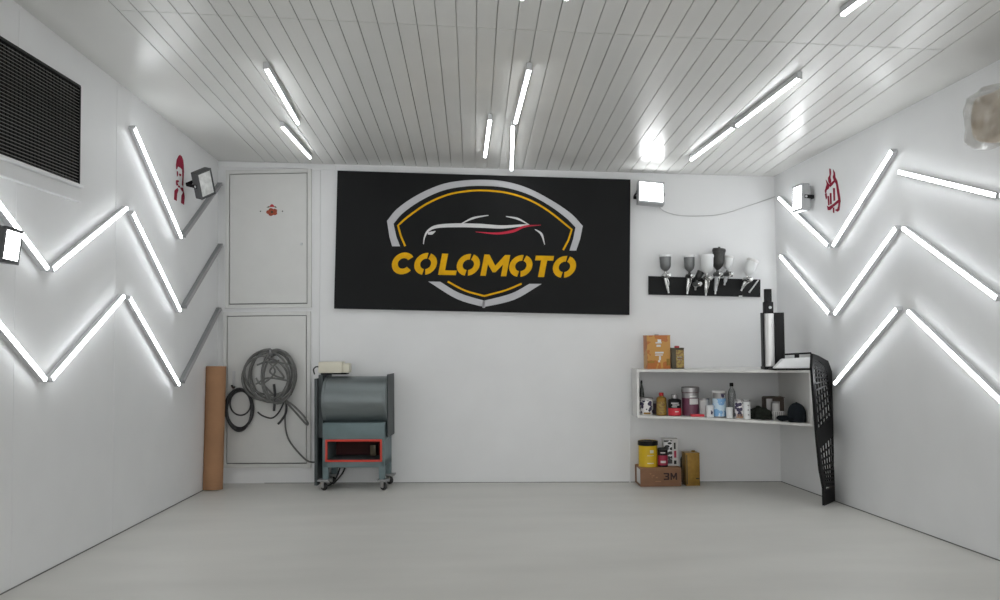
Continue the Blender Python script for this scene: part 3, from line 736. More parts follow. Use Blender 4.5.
# ------------------------------------------------------------------ spray gun rack
a = BK.at(648.5, 276, .02); b = BK.at(760.5, 279.5, .02); c0 = BK.at(760.5, 297, .02); d0 = BK.at(648.5, 294.5, .02)
t = Thing('gun_rack', 'black rack board on back wall carrying the spray guns', 'rack', BK.M, ((a.x+b.x)/2, c0.y, 0))
t.part('board', prism(newbm(), [a[:2], d0[:2], c0[:2], b[:2]], .001, .018), M['board'], smooth=False)
GN = .085
def gun(cx, ct, cb, hx, hy, cw, cupm, lidm, bodym, handm, label, tilt=0., flip=1, lidstyle='flat', back=0.):
    n = GN+back
    top_ = BK.at(cx, ct, n); bot = BK.at(cx, cb, n); hb_ = BK.at(hx, hy, n); wd = cw*6.5/900/2
    H = top_.y-bot.y
    g = Thing('spray_gun', label, 'spray gun', BK.M, (bot.x, hb_.y, n), 'spray guns on the black rack')
    piv = Vector((bot.x, bot.y, n))
    m = Matrix.Translation(piv) @ rz(tilt) @ Matrix.Translation(-piv)
    bm = newbm()
    lathe(bm, [(.008, -.022), (.008, 0), (wd*.50, H*.08), (wd*.82, H*.20), (wd*.93, H*.34), (wd, H*.86), (wd, H*.9)], tuple(piv), 24, 'V', m)
    cup = g.part('cup', bm, cupm)
    bm = newbm()
    if lidstyle == 'flat': lathe(bm, [(wd*1.05, H*.86), (wd*1.07, H*.94), (wd*1.0, H), (wd*.3, H*1.0), (0, H)], tuple(piv), 24, 'V', m)
    else:
        lathe(bm, [(wd*1.05, H*.84), (wd*1.10, H*.92), (wd*1.0, H), (wd*.62, H*1.01), (wd*.5, H*.95), (0, H*.95)], tuple(piv), 24, 'V', m)
        lathe(bm, [(wd*.18, H*.95), (wd*.18, H*1.08), (0, H*1.08)], tuple(piv), 10, 'V', m)
    g.part('lid', bm, lidm, cup)
    d = (hb_-piv); dirv = d.normalized()
    up = Vector((0, 1, 0)); sd = Vector((flip*.35, 0, .94)).normalized()
    c1 = piv+Vector((0, -.030, 0))
    bm = newbm()
    tube(bm, [c1-sd*.035, c1-sd*.03, c1+sd*.02, c1+sd*.045], [.012, .018, .019, .015], 14)
    tube(bm, [piv+Vector((0, -.028, 0)), piv+Vector((0, -.012, 0)), piv], [.011, .011, .008], 12)
    body = g.part('body', bm, bodym)
    g.part('nozzle', tube(newbm(), [c1+sd*.043, c1+sd*.05, c1+sd*.062], [.017, .018, .011], 14), M['chrome'], body)
    g.part('adjuster', tube(newbm(), [c1-sd*.05, c1-sd*.034], [.009, .009], 10), M['chrome'], body)
    bm = newbm(); st = c1-sd*.012
    e = Vector((hb_.x, hb_.y, n-.02))
    tube(bm, [st, st.lerp(e, .25), st.lerp(e, .55), st.lerp(e, .9), e], [.011, .0125, .0135, .012, .010], 12)
    g.part('handle', bm, handm)
    bm = newbm(); tube(bm, [e, e+(e-st).normalized()*.022], [.0065, .0065], 10)
    g.part('air_inlet', bm, M['steel'])
    tp = c1+sd*.022; bm = newbm(); tube(bm, catmull([tp+Vector((0, .008, 0)), tp+Vector((0, -.02, .006)), tp.lerp(e, .45)+sd*.018, tp.lerp(e, .7)+sd*.012], 4), .0042, 8)
    g.part('trigger', bm, M['chrome'])
    hkb = newbm(); q0 = c1-sd*.004
    hx_ = q0.x+.034; tube(hkb, [(hx_, q0.y-.017, .017), (hx_, q0.y-.017, q0.z+.012), (hx_, q0.y+.004, q0.z+.024)], .0035, 8)
    t.part('hook', hkb, M['black'])
    return g
gun(665.5, 254.5, 271.5, 668.5, 290, 11.8, M['gun_grey'], M['white'], M['chrome'], M['chrome'], 'grey cup spray gun with white lid, leftmost on the black rack')
gun(689.5, 255, 272, 688, 291, 11, M['gun_grey'], M['white'], M['gun_dark'], M['chrome'], 'grey cup spray gun with dark body, second from the left on the rack', lidstyle='flat')
gun(696.5, 270.5, 280, 696, 287, 7, M['gun_dark'], M['gun_dark'], M['gun_grey'], M['alu'], 'small dark spray gun hanging low beside the large white cup', tilt=-.5, back=-.02)
gun(707, 254.5, 274, 706.5, 293, 13.5, M['cup'], M['white'], M['chrome'], M['chrome'], 'spray gun with the largest white cup at the middle of the rack', back=.03)
gun(717.4, 248.5, 270, 716, 291, 12.5, M['gun_dark'], M['gun_dark'], M['gun_grey'], M['alu'], 'tallest spray gun, with dark cup and ringed dark lid', tilt=-.10, lidstyle='ring', back=.008)
gun(727.3, 256, 270, 725.5, 282, 9.2, M['cup'], M['pale'], M['gun_grey'], M['alu'], 'spray gun with small white cup right of the dark tall one', tilt=-.12, back=-.02)
gun(747, 258.5, 275.5, 743, 288, 11.6, M['cup'], M['pale'], M['chrome'], M['chrome'], 'spray gun with tilted white cup at right end of the rack', tilt=-.38)
bm = newbm(); a = BK.at(749, 292.5, .035); b = BK.at(758.5, 280, .035)
tube(bm, [a, a.lerp(b, .2), b], [.0075, .006, .0055], 10)
single('steel_rod', 'slanted silver rod clipped at right end of the black rack', 'rod', bm, M['steel'], BK.M, a)
a = BK.at(740.5, 296, .025); bm = newbm(); box(bm, a.x-.012, a.x+.014, a.y-.006, a.y+.003, .019, .026, .002)
single('paper_tag', 'tiny white tag at the lower edge of the black rack', 'tag', bm, M['white'], BK.M, a)

# ------------------------------------------------------------------ open shelf unit in the right corner
SD = .33                                             # depth at its left end
fl_ = BK.at(636.5, 369.5, SD); f2 = BK.at(637, 418, SD)
ZT, ZB = fl_.y, f2.y                                # top surface front edge / underside front edge heights
tk = .017
pr_ = BK.flat(812.5, 372, ZT) if 0 else None
rb2 = BK.flat(811, 428, ZB)                         # where the right front corner of the lower board must stand
XL, XR, NR = fl_.x, rb2.x, min(max(rb2.z, .35), .75)
XR = BK.at(812.5, 400, NR).x
ZTR = BK.at(812.5, 371.3, NR).y
sh = Thing('shelf_unit', 'white open box shelf fixed in the right back corner', 'shelf', BK.M, ((XL+XR)/2, ZB, 0))
SAG = .026
def sag(u): return SAG*max(0., ((u-XL)/(XR-XL)-.3)/.7)**1.3
def trap(bm, z0, z1, inset=0.): # horizontal board whose depth grows to the right
    P = [(XL+inset, .001), (XR-inset, .001), (XR-inset, NR), (XL+inset, SD)]
    a = [bm.verts.new((x, z0, n)) for x, n in P]; b = [bm.verts.new((x, z1, n)) for x, n in P]
    bm.faces.new(a); bm.faces.new(b[::-1])
    for i in range(4): bm.faces.new((a[i], a[(i+1) % 4], b[(i+1) % 4], b[i]))
    return bm
sh.part('top_board', trap(newbm(), ZT-tk, ZT), M['shelf'], smooth=False)
bm = newbm(); xs = [XL+(XR-XL)*i/12 for i in range(13)]; cols = []
for x in xs:
    nf = SD+(NR-SD)*(x-XL)/(XR-XL); z = ZB-sag(x)
    cols.append([bm.verts.new(p) for p in ((x, z, .001), (x, z, nf), (x, z+tk, nf), (x, z+tk, .001))])
bm.faces.new(cols[0]); bm.faces.new(cols[-1][::-1])
for A, B in zip(cols, cols[1:]):
    for i in range(4): bm.faces.new((A[i], B[i], B[(i+1) % 4], A[(i+1) % 4]))
sh.part('bottom_board', bm, M['shelf'], smooth=False)
sh.part('side_panel', box(newbm(), XL, XL+tk, ZB+tk, ZT-tk, .001, SD), M['shelf'], smooth=False)
sh.part('side_panel', box(newbm(), XR-tk, XR, ZB+tk-SAG, ZT-tk, .001, NR), M['shelf'], smooth=False)
ZI = ZB+tk+.0005; ZTo = ZT+.0005
def zi(u): return ZI-sag(u)
def nfront(u): return SD+(NR-SD)*(u-XL)/(XR-XL)

def place(x0, x1, yt_, n_, z0):                      # can spanning x0..x1 px at depth n_: centre, radius, height
    a = BK.at(x0, yt_, n_); b = BK.at(x1, yt_, n_); r_ = (b.x-a.x)/2
    return (a.x+b.x)/2, r_, a.y-z0
def can(name, label, cat, x0, x1, yt_, inset, z0, body, labelm=None, lid='rim', lidm=None, lab=(.12, .85), group=None, cap=None, marks=None, shoulder=0., n_=None):
    n = n_
    if n is None:
        uu = BK.at((x0+x1)/2, 400, .35).x; n = nfront(uu)-inset
    if z0 == ZI: z0 = zi(BK.at(x0, yt_, n).x)+.0008
    cx, r_, H = place(x0, x1, yt_, n, z0)
    t_ = Thing(name, label, cat, BK.M, (cx, z0, n), group)
    bm = newbm(); c_ = (cx, z0, n)
    if shoulder: prof = [(r_*.97, 0), (r_, .003), (r_, H*(1-shoulder)), (r_*.85, H*(1-shoulder*.6)), (r_*.36, H*(1-shoulder*.15)), (r_*.36, H)]
    else: prof = [(r_*.97, 0), (r_, .003), (r_*.985, .006), (r_*.985, H-.010), (r_, H-.006), (r_, H-.002), (r_*.95, H), (r_*.9, H-.004), (0, H-.004)]
    lathe(bm, prof, c_, 28); bd = t_.part('body', bm, body)
    if labelm is not None:
        h0, h1 = H*lab[0], H*lab[1]
        t_.part('paper_label', lathe(newbm(), [(r_*.985, h0), (r_*1.004, h0), (r_*1.004, h1), (r_*.985, h1)], c_, 28), labelm)
    if lid == 'lid':
        t_.part('lid', lathe(newbm(), [(r_*1.0, H*.82), (r_*1.05, H*.83), (r_*1.05, H*.985), (r_*.98, H), (r_*.9, H-.003), (0, H-.003)], c_, 28), lidm)
    if lid == 'ring':
        t_.part('lid', lathe(newbm(), [(r_*.98, H-.012), (r_*1.03, H-.010), (r_*1.03, H-.002), (r_*.94, H+.001), (r_*.86, H-.005), (0, H-.005)], c_, 28), lidm or M['can_metal'])
    if cap:
        t_.part('cap', lathe(newbm(), [(r_*cap[0], H-.002), (r_*cap[0], H+cap[1]*.85), (r_*cap[0]*.8, H+cap[1]), (0, H+cap[1])], c_, 18), cap[2])
    if marks:
        bm = newbm()
        for a0, a1, z_0, z_1 in marks[1]:
            k_ = 5; A = []; B = []
            for i in range(k_+1):
                an = -PI/2+a0+(a1-a0)*i/k_; rr = r_*1.014
                A.append(bm.verts.new((cx+rr*math.cos(an), z0+H*z_0, n-rr*math.sin(an)))); B.append(bm.verts.new((cx+rr*math.cos(an), z0+H*z_1, n-rr*math.sin(an))))
            for i in range(k_): bm.faces.new((A[i], A[i+1], B[i+1], B[i]))
        t_.part('print', bm, marks[0])
    return t_
gS = 'cans and bottles in the open shelf'
# ---- on top of the shelf
def tin(name, label, cat, x0, x1, yt_, n, z0, dpt, m, cap, marks, group=None, dy=None, turn=0.):
    a = BK.at(x0, yt_, n); b = BK.at(x1, yt_, n); H = a.y-z0; cx = (a.x+b.x)/2; hw = (b.x-a.x)/2
    world = BK.T(cx, z0, n-dpt/2, ry(turn))
    t_ = Thing(name, label, cat, world, (0, 0, 0), group)
    bm = newbm(); box(bm, -hw, hw, 0, H, -dpt/2, dpt/2, .006); box(bm, -hw*1.01, hw*1.01, H-.006, H+.001, -dpt/2-.001, dpt/2+.001, .002); box(bm, -hw*1.01, hw*1.01, 0, .005, -dpt/2-.001, dpt/2+.001, .002)
    t_.part('body', bm, m)
    if cap: t_.part('cap', lathe(newbm(), [(cap[0], H), (cap[0], H+cap[1]*.8), (cap[0]*.85, H+cap[1]), (0, H+cap[1])], (cap[3], 0, 0), 16), cap[2])
    for mm, rects in marks:
        bm = newbm()
        for (p0, p1, q0, q1) in rects: box(bm, -hw+2*hw*p0, -hw+2*hw*p1, H*q0, H*q1, dpt/2+.0008, dpt/2+.0016)
        t_.part('print', bm, mm, smooth=False)
    return t_
n0 = SD-.06
tin('solvent_tin', 'orange and gold rectangular tin standing on top of the shelf at left', 'tin', 645.5, 669.5, 335.5, n0, ZTo, .10, M['orange_tin'], (.016, .008, M['can_metal'], 0.0),
    [(M['pale'], [(.36, .62, .76, .80), (.40, .58, .66, .72), (.33, .70, .46, .51), (.33, .66, .40, .43), (.50, .58, .26, .38), (.46, .54, .20, .26)]), (M['gold'], [(.02, .30, .18, .24)]), (M['gold'], [(.82, .98, .10, .30)]), (M['white'], [(.45, .60, .80, .88)])], turn=.16)
tin('solvent_tin', 'small dark olive tin with red cap beside the orange tin on shelf top', 'tin', 671.3, 684, 348, n0, ZTo, .075, M['olive'], (.017, .014, M['redcap'], 0.0),
    [(M['gold_lbl'], [(.36, .97, .06, .90)]), (M['pale'], [(.45, .85, .52, .58), (.45, .80, .42, .45)])])
# ---- inside the shelf
can('paint_can', 'white can with navy print at the left end inside the shelf', 'can', 639.4, 653.0, 397.5, .075, ZI, M['pale'], M['navy_print'], 'ring', group=gS, marks=(M['gold'], [(-.5, .5, .06, .16)]))
can('glass_bottle', 'dark smoky bottle behind the navy print can at the left end', 'bottle', 639.0, 644.0, 383.0, .20, ZI, M['smoke'], None, None, group=gS, shoulder=.35, cap=(.4, .018, M['black']))
can('paint_can', 'dark purple can in the gap behind the gold can', 'can', 650.5, 659.0, 401.5, .19, ZI, M['dark_purple'], None, 'ring', group=gS)
can('spray_bottle', 'gold can with dark red cap third from left in the shelf', 'can', 656.2, 666.4, 395.5, .06, ZI, M['gold'], M['gold_lbl'], None, group=gS, lab=(.08, .70), shoulder=.16, cap=(.45, .020, M['redcap']))
can('hardener_can', 'black can with bright red lower half and grey cone cap in the shelf', 'can', 668, 681, 398.0, .065, ZI, M['black'], M['red'], None, group=gS, lab=(.03, .44), shoulder=.12, cap=(.5, .026, M['can_metal']), marks=(M['pale'], [(-.7, .5, .70, .75), (-.5, .6, .60, .65), (-.6, .2, .50, .54), (-.1, .5, .22, .27)]))
can('paint_can', 'large plum and grey paint can, biggest inside the shelf', 'can', 681.5, 698.8, 387, .13, ZI, M['plum'], M['can_metal'], 'lid', M['can_metal'], lab=(.62, .80), group=gS, marks=(M['pale'], [(-.25, .9, .40, .60), (-.2, .6, .66, .70)]))
can('paint_can', 'plain pale grey can right of the large plum can', 'can', 699.5, 709.2, 398.5, .12, ZI, M['pale'], M['cable'], 'ring', group=gS)
can('small_jar', 'small white jar with dark dot in front of the pale grey can', 'jar', 706.2, 713.8, 405.5, .055, ZI, M['white'], None, 'ring', M['white'], group=gS, marks=(M['navy_print'], [(.0, .6, .25, .60)]))
can('paint_can', 'sky blue labelled can with grey lid in middle of the shelf', 'can', 712.4, 725.6, 391, .10, ZI, M['can_metal'], M['blue_lbl'], 'ring', M['pale'], lab=(.04, .72), group=gS, marks=(M['navy_print'], [(.1, .8, .76, .90)]))
can('clear_bottle', 'clear bottle with black cap behind the small white cup', 'bottle', 727.6, 735.4, 386.0, .21, ZI, M['glass'], None, None, group=gS, shoulder=.28, cap=(.5, .022, M['black']))
can('small_jar', 'small plain white cup between blue can and navy can', 'jar', 726.0, 732.8, 407.5, .07, ZI, M['white'], None, 'ring', M['white'], group=gS)
can('paint_can', 'navy printed can with tan base, left of the last white can', 'can', 734.6, 743.4, 399.5, .07, ZI, M['pale'], M['navy_print'], 'ring', group=gS, marks=(M['card_in'], [(-1.0, .9, .04, .24)]))
can('paint_can', 'narrow white can with grey print, rightmost of the upright cans', 'can', 743.0, 750.2, 400.0, .065, ZI, M['white'], None, 'ring', group=gS, marks=(M['can_metal'], [(.0, .5, .70, .76), (.0, .4, .45, .52), (.05, .5, .2, .27)]))
p = BK.flat(698, 415.5, ZI); nn = nfront(p.x)-.035; a = BK.at(691, 415, nn); b = BK.at(704.3, 415, nn)
bm = newbm(); box(bm, a.x, b.x, ZI, ZI+.016, nn-.03, nn+.005, .003)
single('sanding_block', 'flat bright red block lying at the front of the shelf below the plum can', 'block', bm, M['red'], BK.M, ((a.x+b.x)/2, ZI, nn), None)
# dark rag, carton, small ribbed box, cap
def blob(x0, x1, yt_, n, z0, dpt, amp, seed, pw=1.):
    a = BK.at(x0, yt_, n); b = BK.at(x1, yt_, n); cx = (a.x+b.x)/2; hw = (b.x-a.x)/2; H = a.y-z0
    bm = newbm(); bmesh.ops.create_icosphere(bm, subdivisions=4, radius=1)
    for v in bm.verts:
        c_ = v.co.copy(); d = 1+amp*noise.noise(c_*2.2+Vector((seed, 0, 0)))+amp*.4*noise.noise(c_*6)
        v.co = Vector((cx+c_.x*hw*d, z0+max(0, c_.y)**pw*H*d, n-dpt/2+c_.z*dpt/2*d))
    return bm, (cx, z0, n-dpt/2)
uu = BK.at(762, 410, .4).x; nn = nfront(uu)-.10
bm, an = blob(750.5, 774, 407.5, nn+.01, zi(BK.at(748, 410, nn).x)+.001, .11, .30, 2); single('crumpled_rag', 'crumpled dark rag lying in the shelf right of the cans', 'rag', bm, M['rag'], BK.M, an)
nn = nfront(BK.at(775, 400, .4).x)-.26
a = BK.at(766, 397, nn); b = BK.at(784, 397, nn); ZK = zi(a.x)+.001
t = Thing('small_carton', 'small dark brown carton at the back of the shelf behind the dark rag', 'carton', BK.M, ((a.x+b.x)/2, ZK, nn-.06))
bm = newbm(); box(bm, a.x, b.x, ZK, a.y-.006, nn-.12, nn, .002); t.part('carton_body', bm, M['dark_carton'])
t.part('side_label', box(newbm(), a.x+.002, a.x+.042, ZK+.004, a.y-.012, nn+.0003, nn+.0012), M['can_metal'])
bm = newbm(); box(bm, a.x, b.x, a.y-.004, a.y, nn-.10, nn+.02, .001); t.part('flap', bm, M['dark_carton'])
nn2 = nn+.035; can('small_jar', 'pale jar standing in front of the small dark carton', 'jar', 772.0, 779.6, 401.5, 0, ZI, M['pale'], None, 'ring', M['can_metal'], group=gS, n_=nn2)
nn3 = nfront(BK.at(778, 410, .4).x)-.16; a = BK.at(772.5, 411.5, nn3); b = BK.at(784.5, 411.5, nn3); ZK = zi(a.x)+.001
t = Thing('ribbed_box', 'low whitish ribbed box in front of the pale jar beside the black cap', 'box', BK.M, ((a.x+b.x)/2, ZK, nn3-.02))
bm = newbm(); box(bm, a.x, b.x, ZK, a.y, nn3-.03, nn3, .002); t.part('tray', bm, M['pale'])
bm = newbm()
for i in range(6): x = a.x+(b.x-a.x)*(i+.5)/6; box(bm, x-.003, x+.003, ZK+.002, a.y-.003, nn3-.001, nn3+.003)
t.part('ribs', bm, M['can_metal'])
uc = BK.at(799, 410, .5).x; ZK = zi(uc)+.001; nc = nfront(uc)-.085
a = BK.at(790, 402.5, nc); b = BK.at(808, 402.5, nc); cx = (a.x+b.x)/2; cx = min(cx, XR-tk-(b.x-a.x)/2-.002); rw = (b.x-a.x)/2; Hc = a.y-ZK
t = Thing('baseball_cap', 'black cap lying at the right end inside the shelf', 'cap', BK.M, (cx, ZK, nc))
bm = newbm(); bmesh.ops.create_uvsphere(bm, u_segments=28, v_segments=16, radius=1)
for v in bm.verts:
    c_ = v.co; v.co = Vector((cx+c_.x*rw, ZK+.004+max(0., (c_.y+.35)/1.35)**.72*Hc*.96, nc+c_.z*rw*1.05))
t.part('crown', bm, M['black_soft'])
bm = newbm(); pts = []
A = []; B = []
for i in range(13):
    an = -.75+1.5*i/12
    A.append(bm.verts.new((cx-rw*.72*math.cos(an*.9), ZK+.034-.018*math.sin(an), nc+.02+rw*1.0*math.sin(an)))); B.append(bm.verts.new((cx-rw*.9-.088*math.cos(an), ZK+.030-.024*math.sin(an), nc+.035+rw*.95*math.sin(an))))
for i in range(12): bm.faces.new((A[i], A[i+1], B[i+1], B[i]))
bmesh.ops.solidify(bm, geom=bm.faces[:], thickness=.010)
t.part('brim', bm, M['black_soft'])
t.part('button', lathe(newbm(), [(.008, -.003), (.007, .003), (0, .005)], (cx, ZK+Hc*.96+.003, nc), 12), M['black_soft'])
ZK = zi(uc)+.001; p = BK.flat(787, 419.8, ZK); bm = newbm(); nz = nfront(p.x)-.02; p = BK.at(783.5, 419, nz); p2 = BK.at(790, 419, nz)
box(bm, p.x, p2.x, ZK, ZK+.006, nz-.02, nz, .001)
single('paper_strip', 'thin white strip lying at the shelf front below the cap brim', 'paper', bm, M['white'], BK.M, ((p.x+p2.x)/2, ZK, nz))
# ---- below the shelf, on the floor
fb = BK.flat(659, 486.8, 0); nb = fb.z
a = BK.at(639, 468, nb); b = BK.at(680.3, 468, nb); Hb = a.y; dpb = .24
world = BK.T((a.x+b.x)/2, 0, nb-dpb/2, ry(.07)); hw = (b.x-a.x)/2
t = Thing('cardboard_box', 'brown cardboard box with dark lettering on floor below the shelf', 'box', world, (0, 0, 0))
bm = newbm(); box(bm, -hw, hw, .001, Hb-.002, -dpb/2, dpb/2, .002); t.part('carton_body', bm, M['card_box'])
bm = newbm(); box(bm, -hw, hw, Hb-.002, Hb, -dpb/2, -.003, .0005); box(bm, -hw, hw, Hb-.002, Hb, .003, dpb/2, .0005); t.part('flap', bm, M['card'])
t.part('side_label', box(newbm(), -hw-.0015, -hw-.0003, .02, Hb-.01, -dpb/2+.10, dpb/2-.01), M['pale'], label='white label on the left end')
def seg3(bm, x, y, w_, h, z, th):                # numeral 3, angular, open to the left
    prism(bm, [(x+w_*a, y+h*b) for a, b in ((0, 0), (.85, 0), (1, .08), (1, .42), (.90, .5), (1, .58), (1, .92), (.85, 1), (0, 1), (0, .80), (.68, .80), (.68, .62), (.30, .62), (.30, .40), (.68, .40), (.68, .20), (0, .20))], z, z+.001)
M['box_ink'] = mat('box_ink', (.03, .012, .01), .7, var=.1)
bm = newbm(); z = dpb/2+.0006; hx = hw*.16; hh = Hb*.37; by = Hb*.36; mx = hx+.044
seg3(bm, hx-.004, by, .040, hh, z, .0105)
prism(bm, [(mx+x_*.047, by+y_*hh) for x_, y_ in ((0, 0), (.22, 0), (.22, .55), (.5, .08), (.78, .55), (.78, 0), (1, 0), (1, 1), (.76, 1), (.5, .5), (.24, 1), (0, 1))], z, z+.001)
t.part('lettering', bm, M['box_ink'], smooth=False)
bm = newbm(); box(bm, -hw*.28, hw*.0, Hb*.26, Hb*.31, z, z+.001); 
for i in range(3): box(bm, -hw*.55+i*.022, -hw*.55+i*.022+.012, Hb*(.66-.1*i), Hb*(.73-.1*i), z, z+.001)
box(bm, -hw*.45, -hw*.42, Hb*.45, Hb*.62, z, z+.001)
t.part('printed_marks', bm, M['card'], smooth=False)
zc = Hb+.001
can('putty_tin', 'yellow tin with black lid standing on the cardboard box', 'can', 638.2, 657.2, 440.5, 0, zc, M['yellow'], None, 'lid', M['black'], n_=nb-.085, marks=(M['cream'], [(.1, .5, .55, .66), (-.2, .5, .14, .17), (-.2, .5, .44, .46)]))
can('hardener_can', 'short black and crimson can on the cardboard box, right of the yellow tin', 'can', 657.6, 667.6, 448, 0, zc, M['black'], M['crimson'], 'ring', M['gun_dark'], lab=(.10, .62), n_=nb-.065, marks=(M['pale'], [(-.6, .5, .22, .34), (-.6, .4, .74, .80)]))
a = BK.at(662.5, 439, nb-.15); b = BK.at(677.8, 439, nb-.15)
tin('filler_box', 'white box with black print standing behind the crimson can', 'box', 663.3, 677.8, 439, nb-.10, zc, .09, M['pale'], None, [(M['black_print'], [(.03, .60, .08, .95)]), (M['black'], [(.72, .84, .62, .86), (.70, .88, .06, .20)]), (M['crimson'], [(.72, .88, .30, .56)])])
fb2 = BK.flat(691, 486, 0)
tin('solvent_tin', 'tall gold rectangular tin on floor right of the cardboard box', 'tin', 684.6, 699, 453, fb2.z, .001, .11, M['gold'], (.014, .012, M['gold'], .02), [(M['olive'], [(.04, .12, .05, .95), (.7, .95, .2, .24)])], turn=.10)
can('solvent_bottle', 'dark bottle with crimson cap half hidden behind the gold tin', 'bottle', 678.5, 686.5, 453, 0, .001, M['olive'], None, None, shoulder=.2, cap=(.5, .025, M['crimson']), n_=fb2.z-.20)

# ------------------------------------------------------------------ roll holder on top of the shelf, right end
nh = nfront(BK.at(772, 368, .5).x)-.12
a = BK.at(763, 312.5, nh); b = BK.at(784.5, 312.5, nh); c1_ = BK.at(775.3, 340, nh)
t = Thing('roll_holder', 'black upright holder with a silver tube and black post on the shelf top', 'holder', BK.M, ((a.x+b.x)/2, ZTo, nh))
bm = newbm(); box(bm, a.x, b.x, ZTo+.02, a.y, nh-.075, nh-.055, .002); box(bm, c1_.x+.003, b.x, ZTo+.02, a.y-.001, nh-.055, nh-.012, .002); box(bm, a.x, a.x+.007, ZTo+.02, a.y-.001, nh-.055, nh-.005, .001)
t.part('back_plate', bm, M['black'])
t.part('base', box(newbm(), a.x-.002, b.x+.002, ZTo, ZTo+.02, nh-.09, nh+.03, .003), M['black'])
rr = (c1_.x-a.x-.010)/2; cxx = a.x+.008+rr
M['silver_tube'] = mat('silver_tube', (.70, .70, .69), .35, .35, var=.03)
t.part('silver_tube', lathe(newbm(), [(rr, 0), (rr, a.y-ZTo-.03), (rr*.85, a.y-ZTo-.028), (0, a.y-ZTo-.028)], (cxx, ZTo+.021, nh-.052+rr), 28), M['silver_tube'])
pb = BK.at(769, 302, nh-.03); pt = BK.at(769, 289, nh-.03)
bm = newbm(); box(bm, cxx-.030, cxx+.030, a.y-.006, pb.y, nh-.055, nh-.005, .004); box(bm, cxx-.022, cxx+.022, pb.y, pt.y, nh-.05, nh-.01, .004)
po = t.part('post', bm, M['black'])
t.part('post_button', lathe(newbm(), [(.010, 0), (.010, .004), (0, .004)], (cxx+.008, (a.y+pb.y)/2-.002, nh-.006), 14, 'N'), M['alu'], po)

# ------------------------------------------------------------------ white tray and black grille at the end of the shelf
nt_ = NR-.03
a = BK.at(773.5, 367.5, nt_); b = BK.at(812, 367.5, nt_); d1 = BK.at(784, 359, nt_-.02); d2 = BK.at(811, 357.5, nt_-.02)
t = Thing('bumper_trim', 'white wedge shaped trim panel with dark rim lying on the shelf top', 'panel', BK.M, ((a.x+b.x)/2, ZTo, nt_))
bm = newbm(); box(bm, a.x-.004, b.x+.002, ZTo, ZTo+.012, nt_-.12, nt_+.012, .003)
t.part('dark_rim', bm, M['black'])
bm = newbm(); hz = d1.y-.0
P0 = [(a.x, ZTo+.012, nt_+.006), (b.x, ZTo+.012, nt_+.006), (b.x, ZTo+.012, nt_-.11), (a.x+.02, ZTo+.012, nt_-.11)]
P1 = [(d1.x, d1.y, nt_-.02), (d2.x, d2.y, nt_-.02), (d2.x, d2.y, nt_-.10), (d1.x, d1.y, nt_-.10)]
A = [bm.verts.new(p) for p in P0]; B = [bm.verts.new(p) for p in P1]
bm.faces.new(A); bm.faces.new(B[::-1])
for i in range(4): bm.faces.new((A[i], A[(i+1) % 4], B[(i+1) % 4], B[i]))
bmesh.ops.bevel(bm, geom=bm.edges[:], offset=.003, segments=2, affect='EDGES')
t.part('white_panel', bm, M['white'])
bm = newbm(); e1 = BK.at(784, 354.5, nt_-.12); e2 = BK.at(811, 353, nt_-.12)
tube(bm, [e1, e2], .006, 8); tube(bm, [e1, (e1.x, ZTo+.01, nt_-.115)], .005, 8); tube(bm, [e2, (e2.x, ZTo+.01, nt_-.115)], .005, 8)
m1 = e1.lerp(e2, .5); box(bm, m1.x-.02, m1.x+.01, ZTo+.01, m1.y, nt_-.123, nt_-.115, .002)
t.part('rear_bar', bm, M['black'])
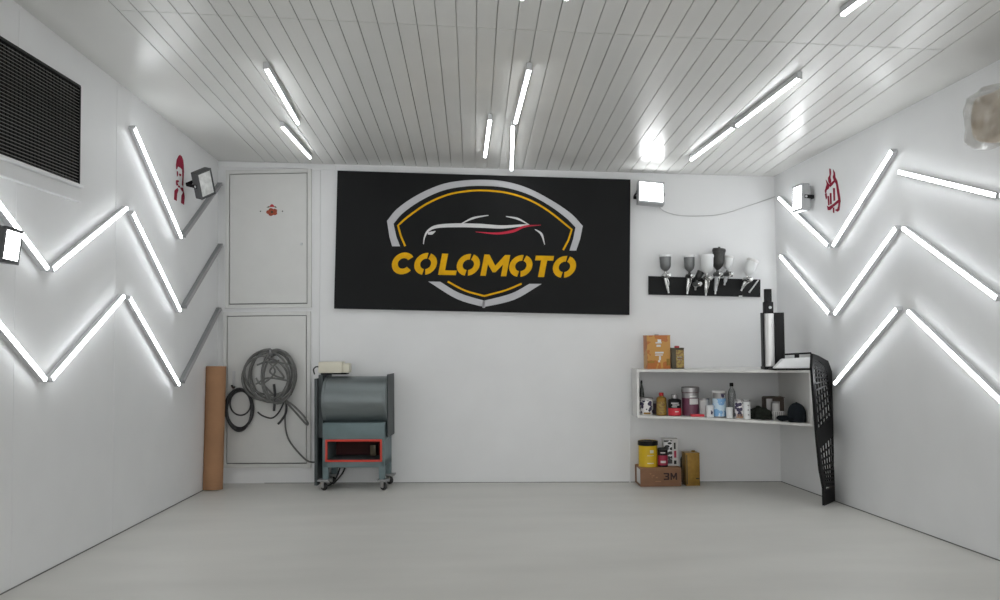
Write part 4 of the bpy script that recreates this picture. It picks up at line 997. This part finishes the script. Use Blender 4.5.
# grille: its own plane, from the floor contact line up to the top leaning on the right wall
Aw = BK.M @ BK.flat(823.5, 506, 0); Bw = BK.M @ BK.flat(838.5, 499, 0)
Tw = RG.M @ RG.at(827, 361, .055)
ux = (Bw-Aw).normalized(); vy = (Tw-Bw); vy = (vy-ux*vy.dot(ux)).normalized()
GF = Frame(Aw, ux, vy)
outl = [(823.5, 505.5), (838.5, 498.5), (839.5, 470), (838, 425), (834.5, 390), (831, 372), (827, 361), (818, 356), (811.5, 353.5), (811, 368), (813.5, 400), (816.5, 440), (819.5, 470), (823, 488)]
inl = [(825, 490), (833, 486), (833.2, 465), (831.6, 425), (828.6, 390), (826.2, 374), (823.6, 366), (818.5, 361.5), (813.2, 360), (813.2, 370), (815.2, 400), (818.2, 440), (821.8, 468), (825, 486)]
t = Thing('car_grille', 'tall black car radiator grille leaning between shelf end and right wall', 'grille', GF.M, (0, 0, 0))
A = [GF.at(*p)[:2] for p in outl]; B = [GF.at(*p)[:2] for p in inl]
bm = newbm(); band(bm, A+[A[0]], B+[B[0]], -.008, .008)
bmesh.ops.remove_doubles(bm, verts=bm.verts, dist=1e-5)
t.part('grille_frame', bm, M['black'], smooth=False)
# bars inside: columns follow the length, rows cross it; the lowest fifth is solid
left = [(813.2, 360), (813.2, 370), (815.2, 400), (818.2, 440), (821.8, 468), (825, 486)]
right = [(823.6, 366), (826.2, 374), (828.6, 390), (831.6, 425), (833.2, 465), (833, 486)]
Lp = [p.copy() for p in catmull([GF.at(*p) for p in left], 8)]; Rp = [p.copy() for p in catmull([GF.at(*p) for p in right], 8)]
bm = newbm(); kk = len(Lp)
for c_ in (.2, .4, .6, .8):
    tube(bm, [Lp[i].lerp(Rp[i], c_) for i in range(kk)], .0058, 6)
t.part('upright_bars', bm, M['black'])
bm = newbm()
for i in range(24):
    f = i/23*(kk-1); j = min(int(f), kk-2); a_ = Lp[j].lerp(Lp[j+1], f-j); b_ = Rp[j].lerp(Rp[j+1], f-j)
    tube(bm, [a_, b_], .0068, 6)
t.part('cross_bars', bm, M['black'])
j0, j1 = int(13/23*(kk-1)), int(15.5/23*(kk-1))
bm = newbm(); band(bm, [p[:2] for p in Lp[j0:j1+1]], [p[:2] for p in Rp[j0:j1+1]], -.009, .009)
t.part('solid_bar', bm, M['black'], smooth=False)
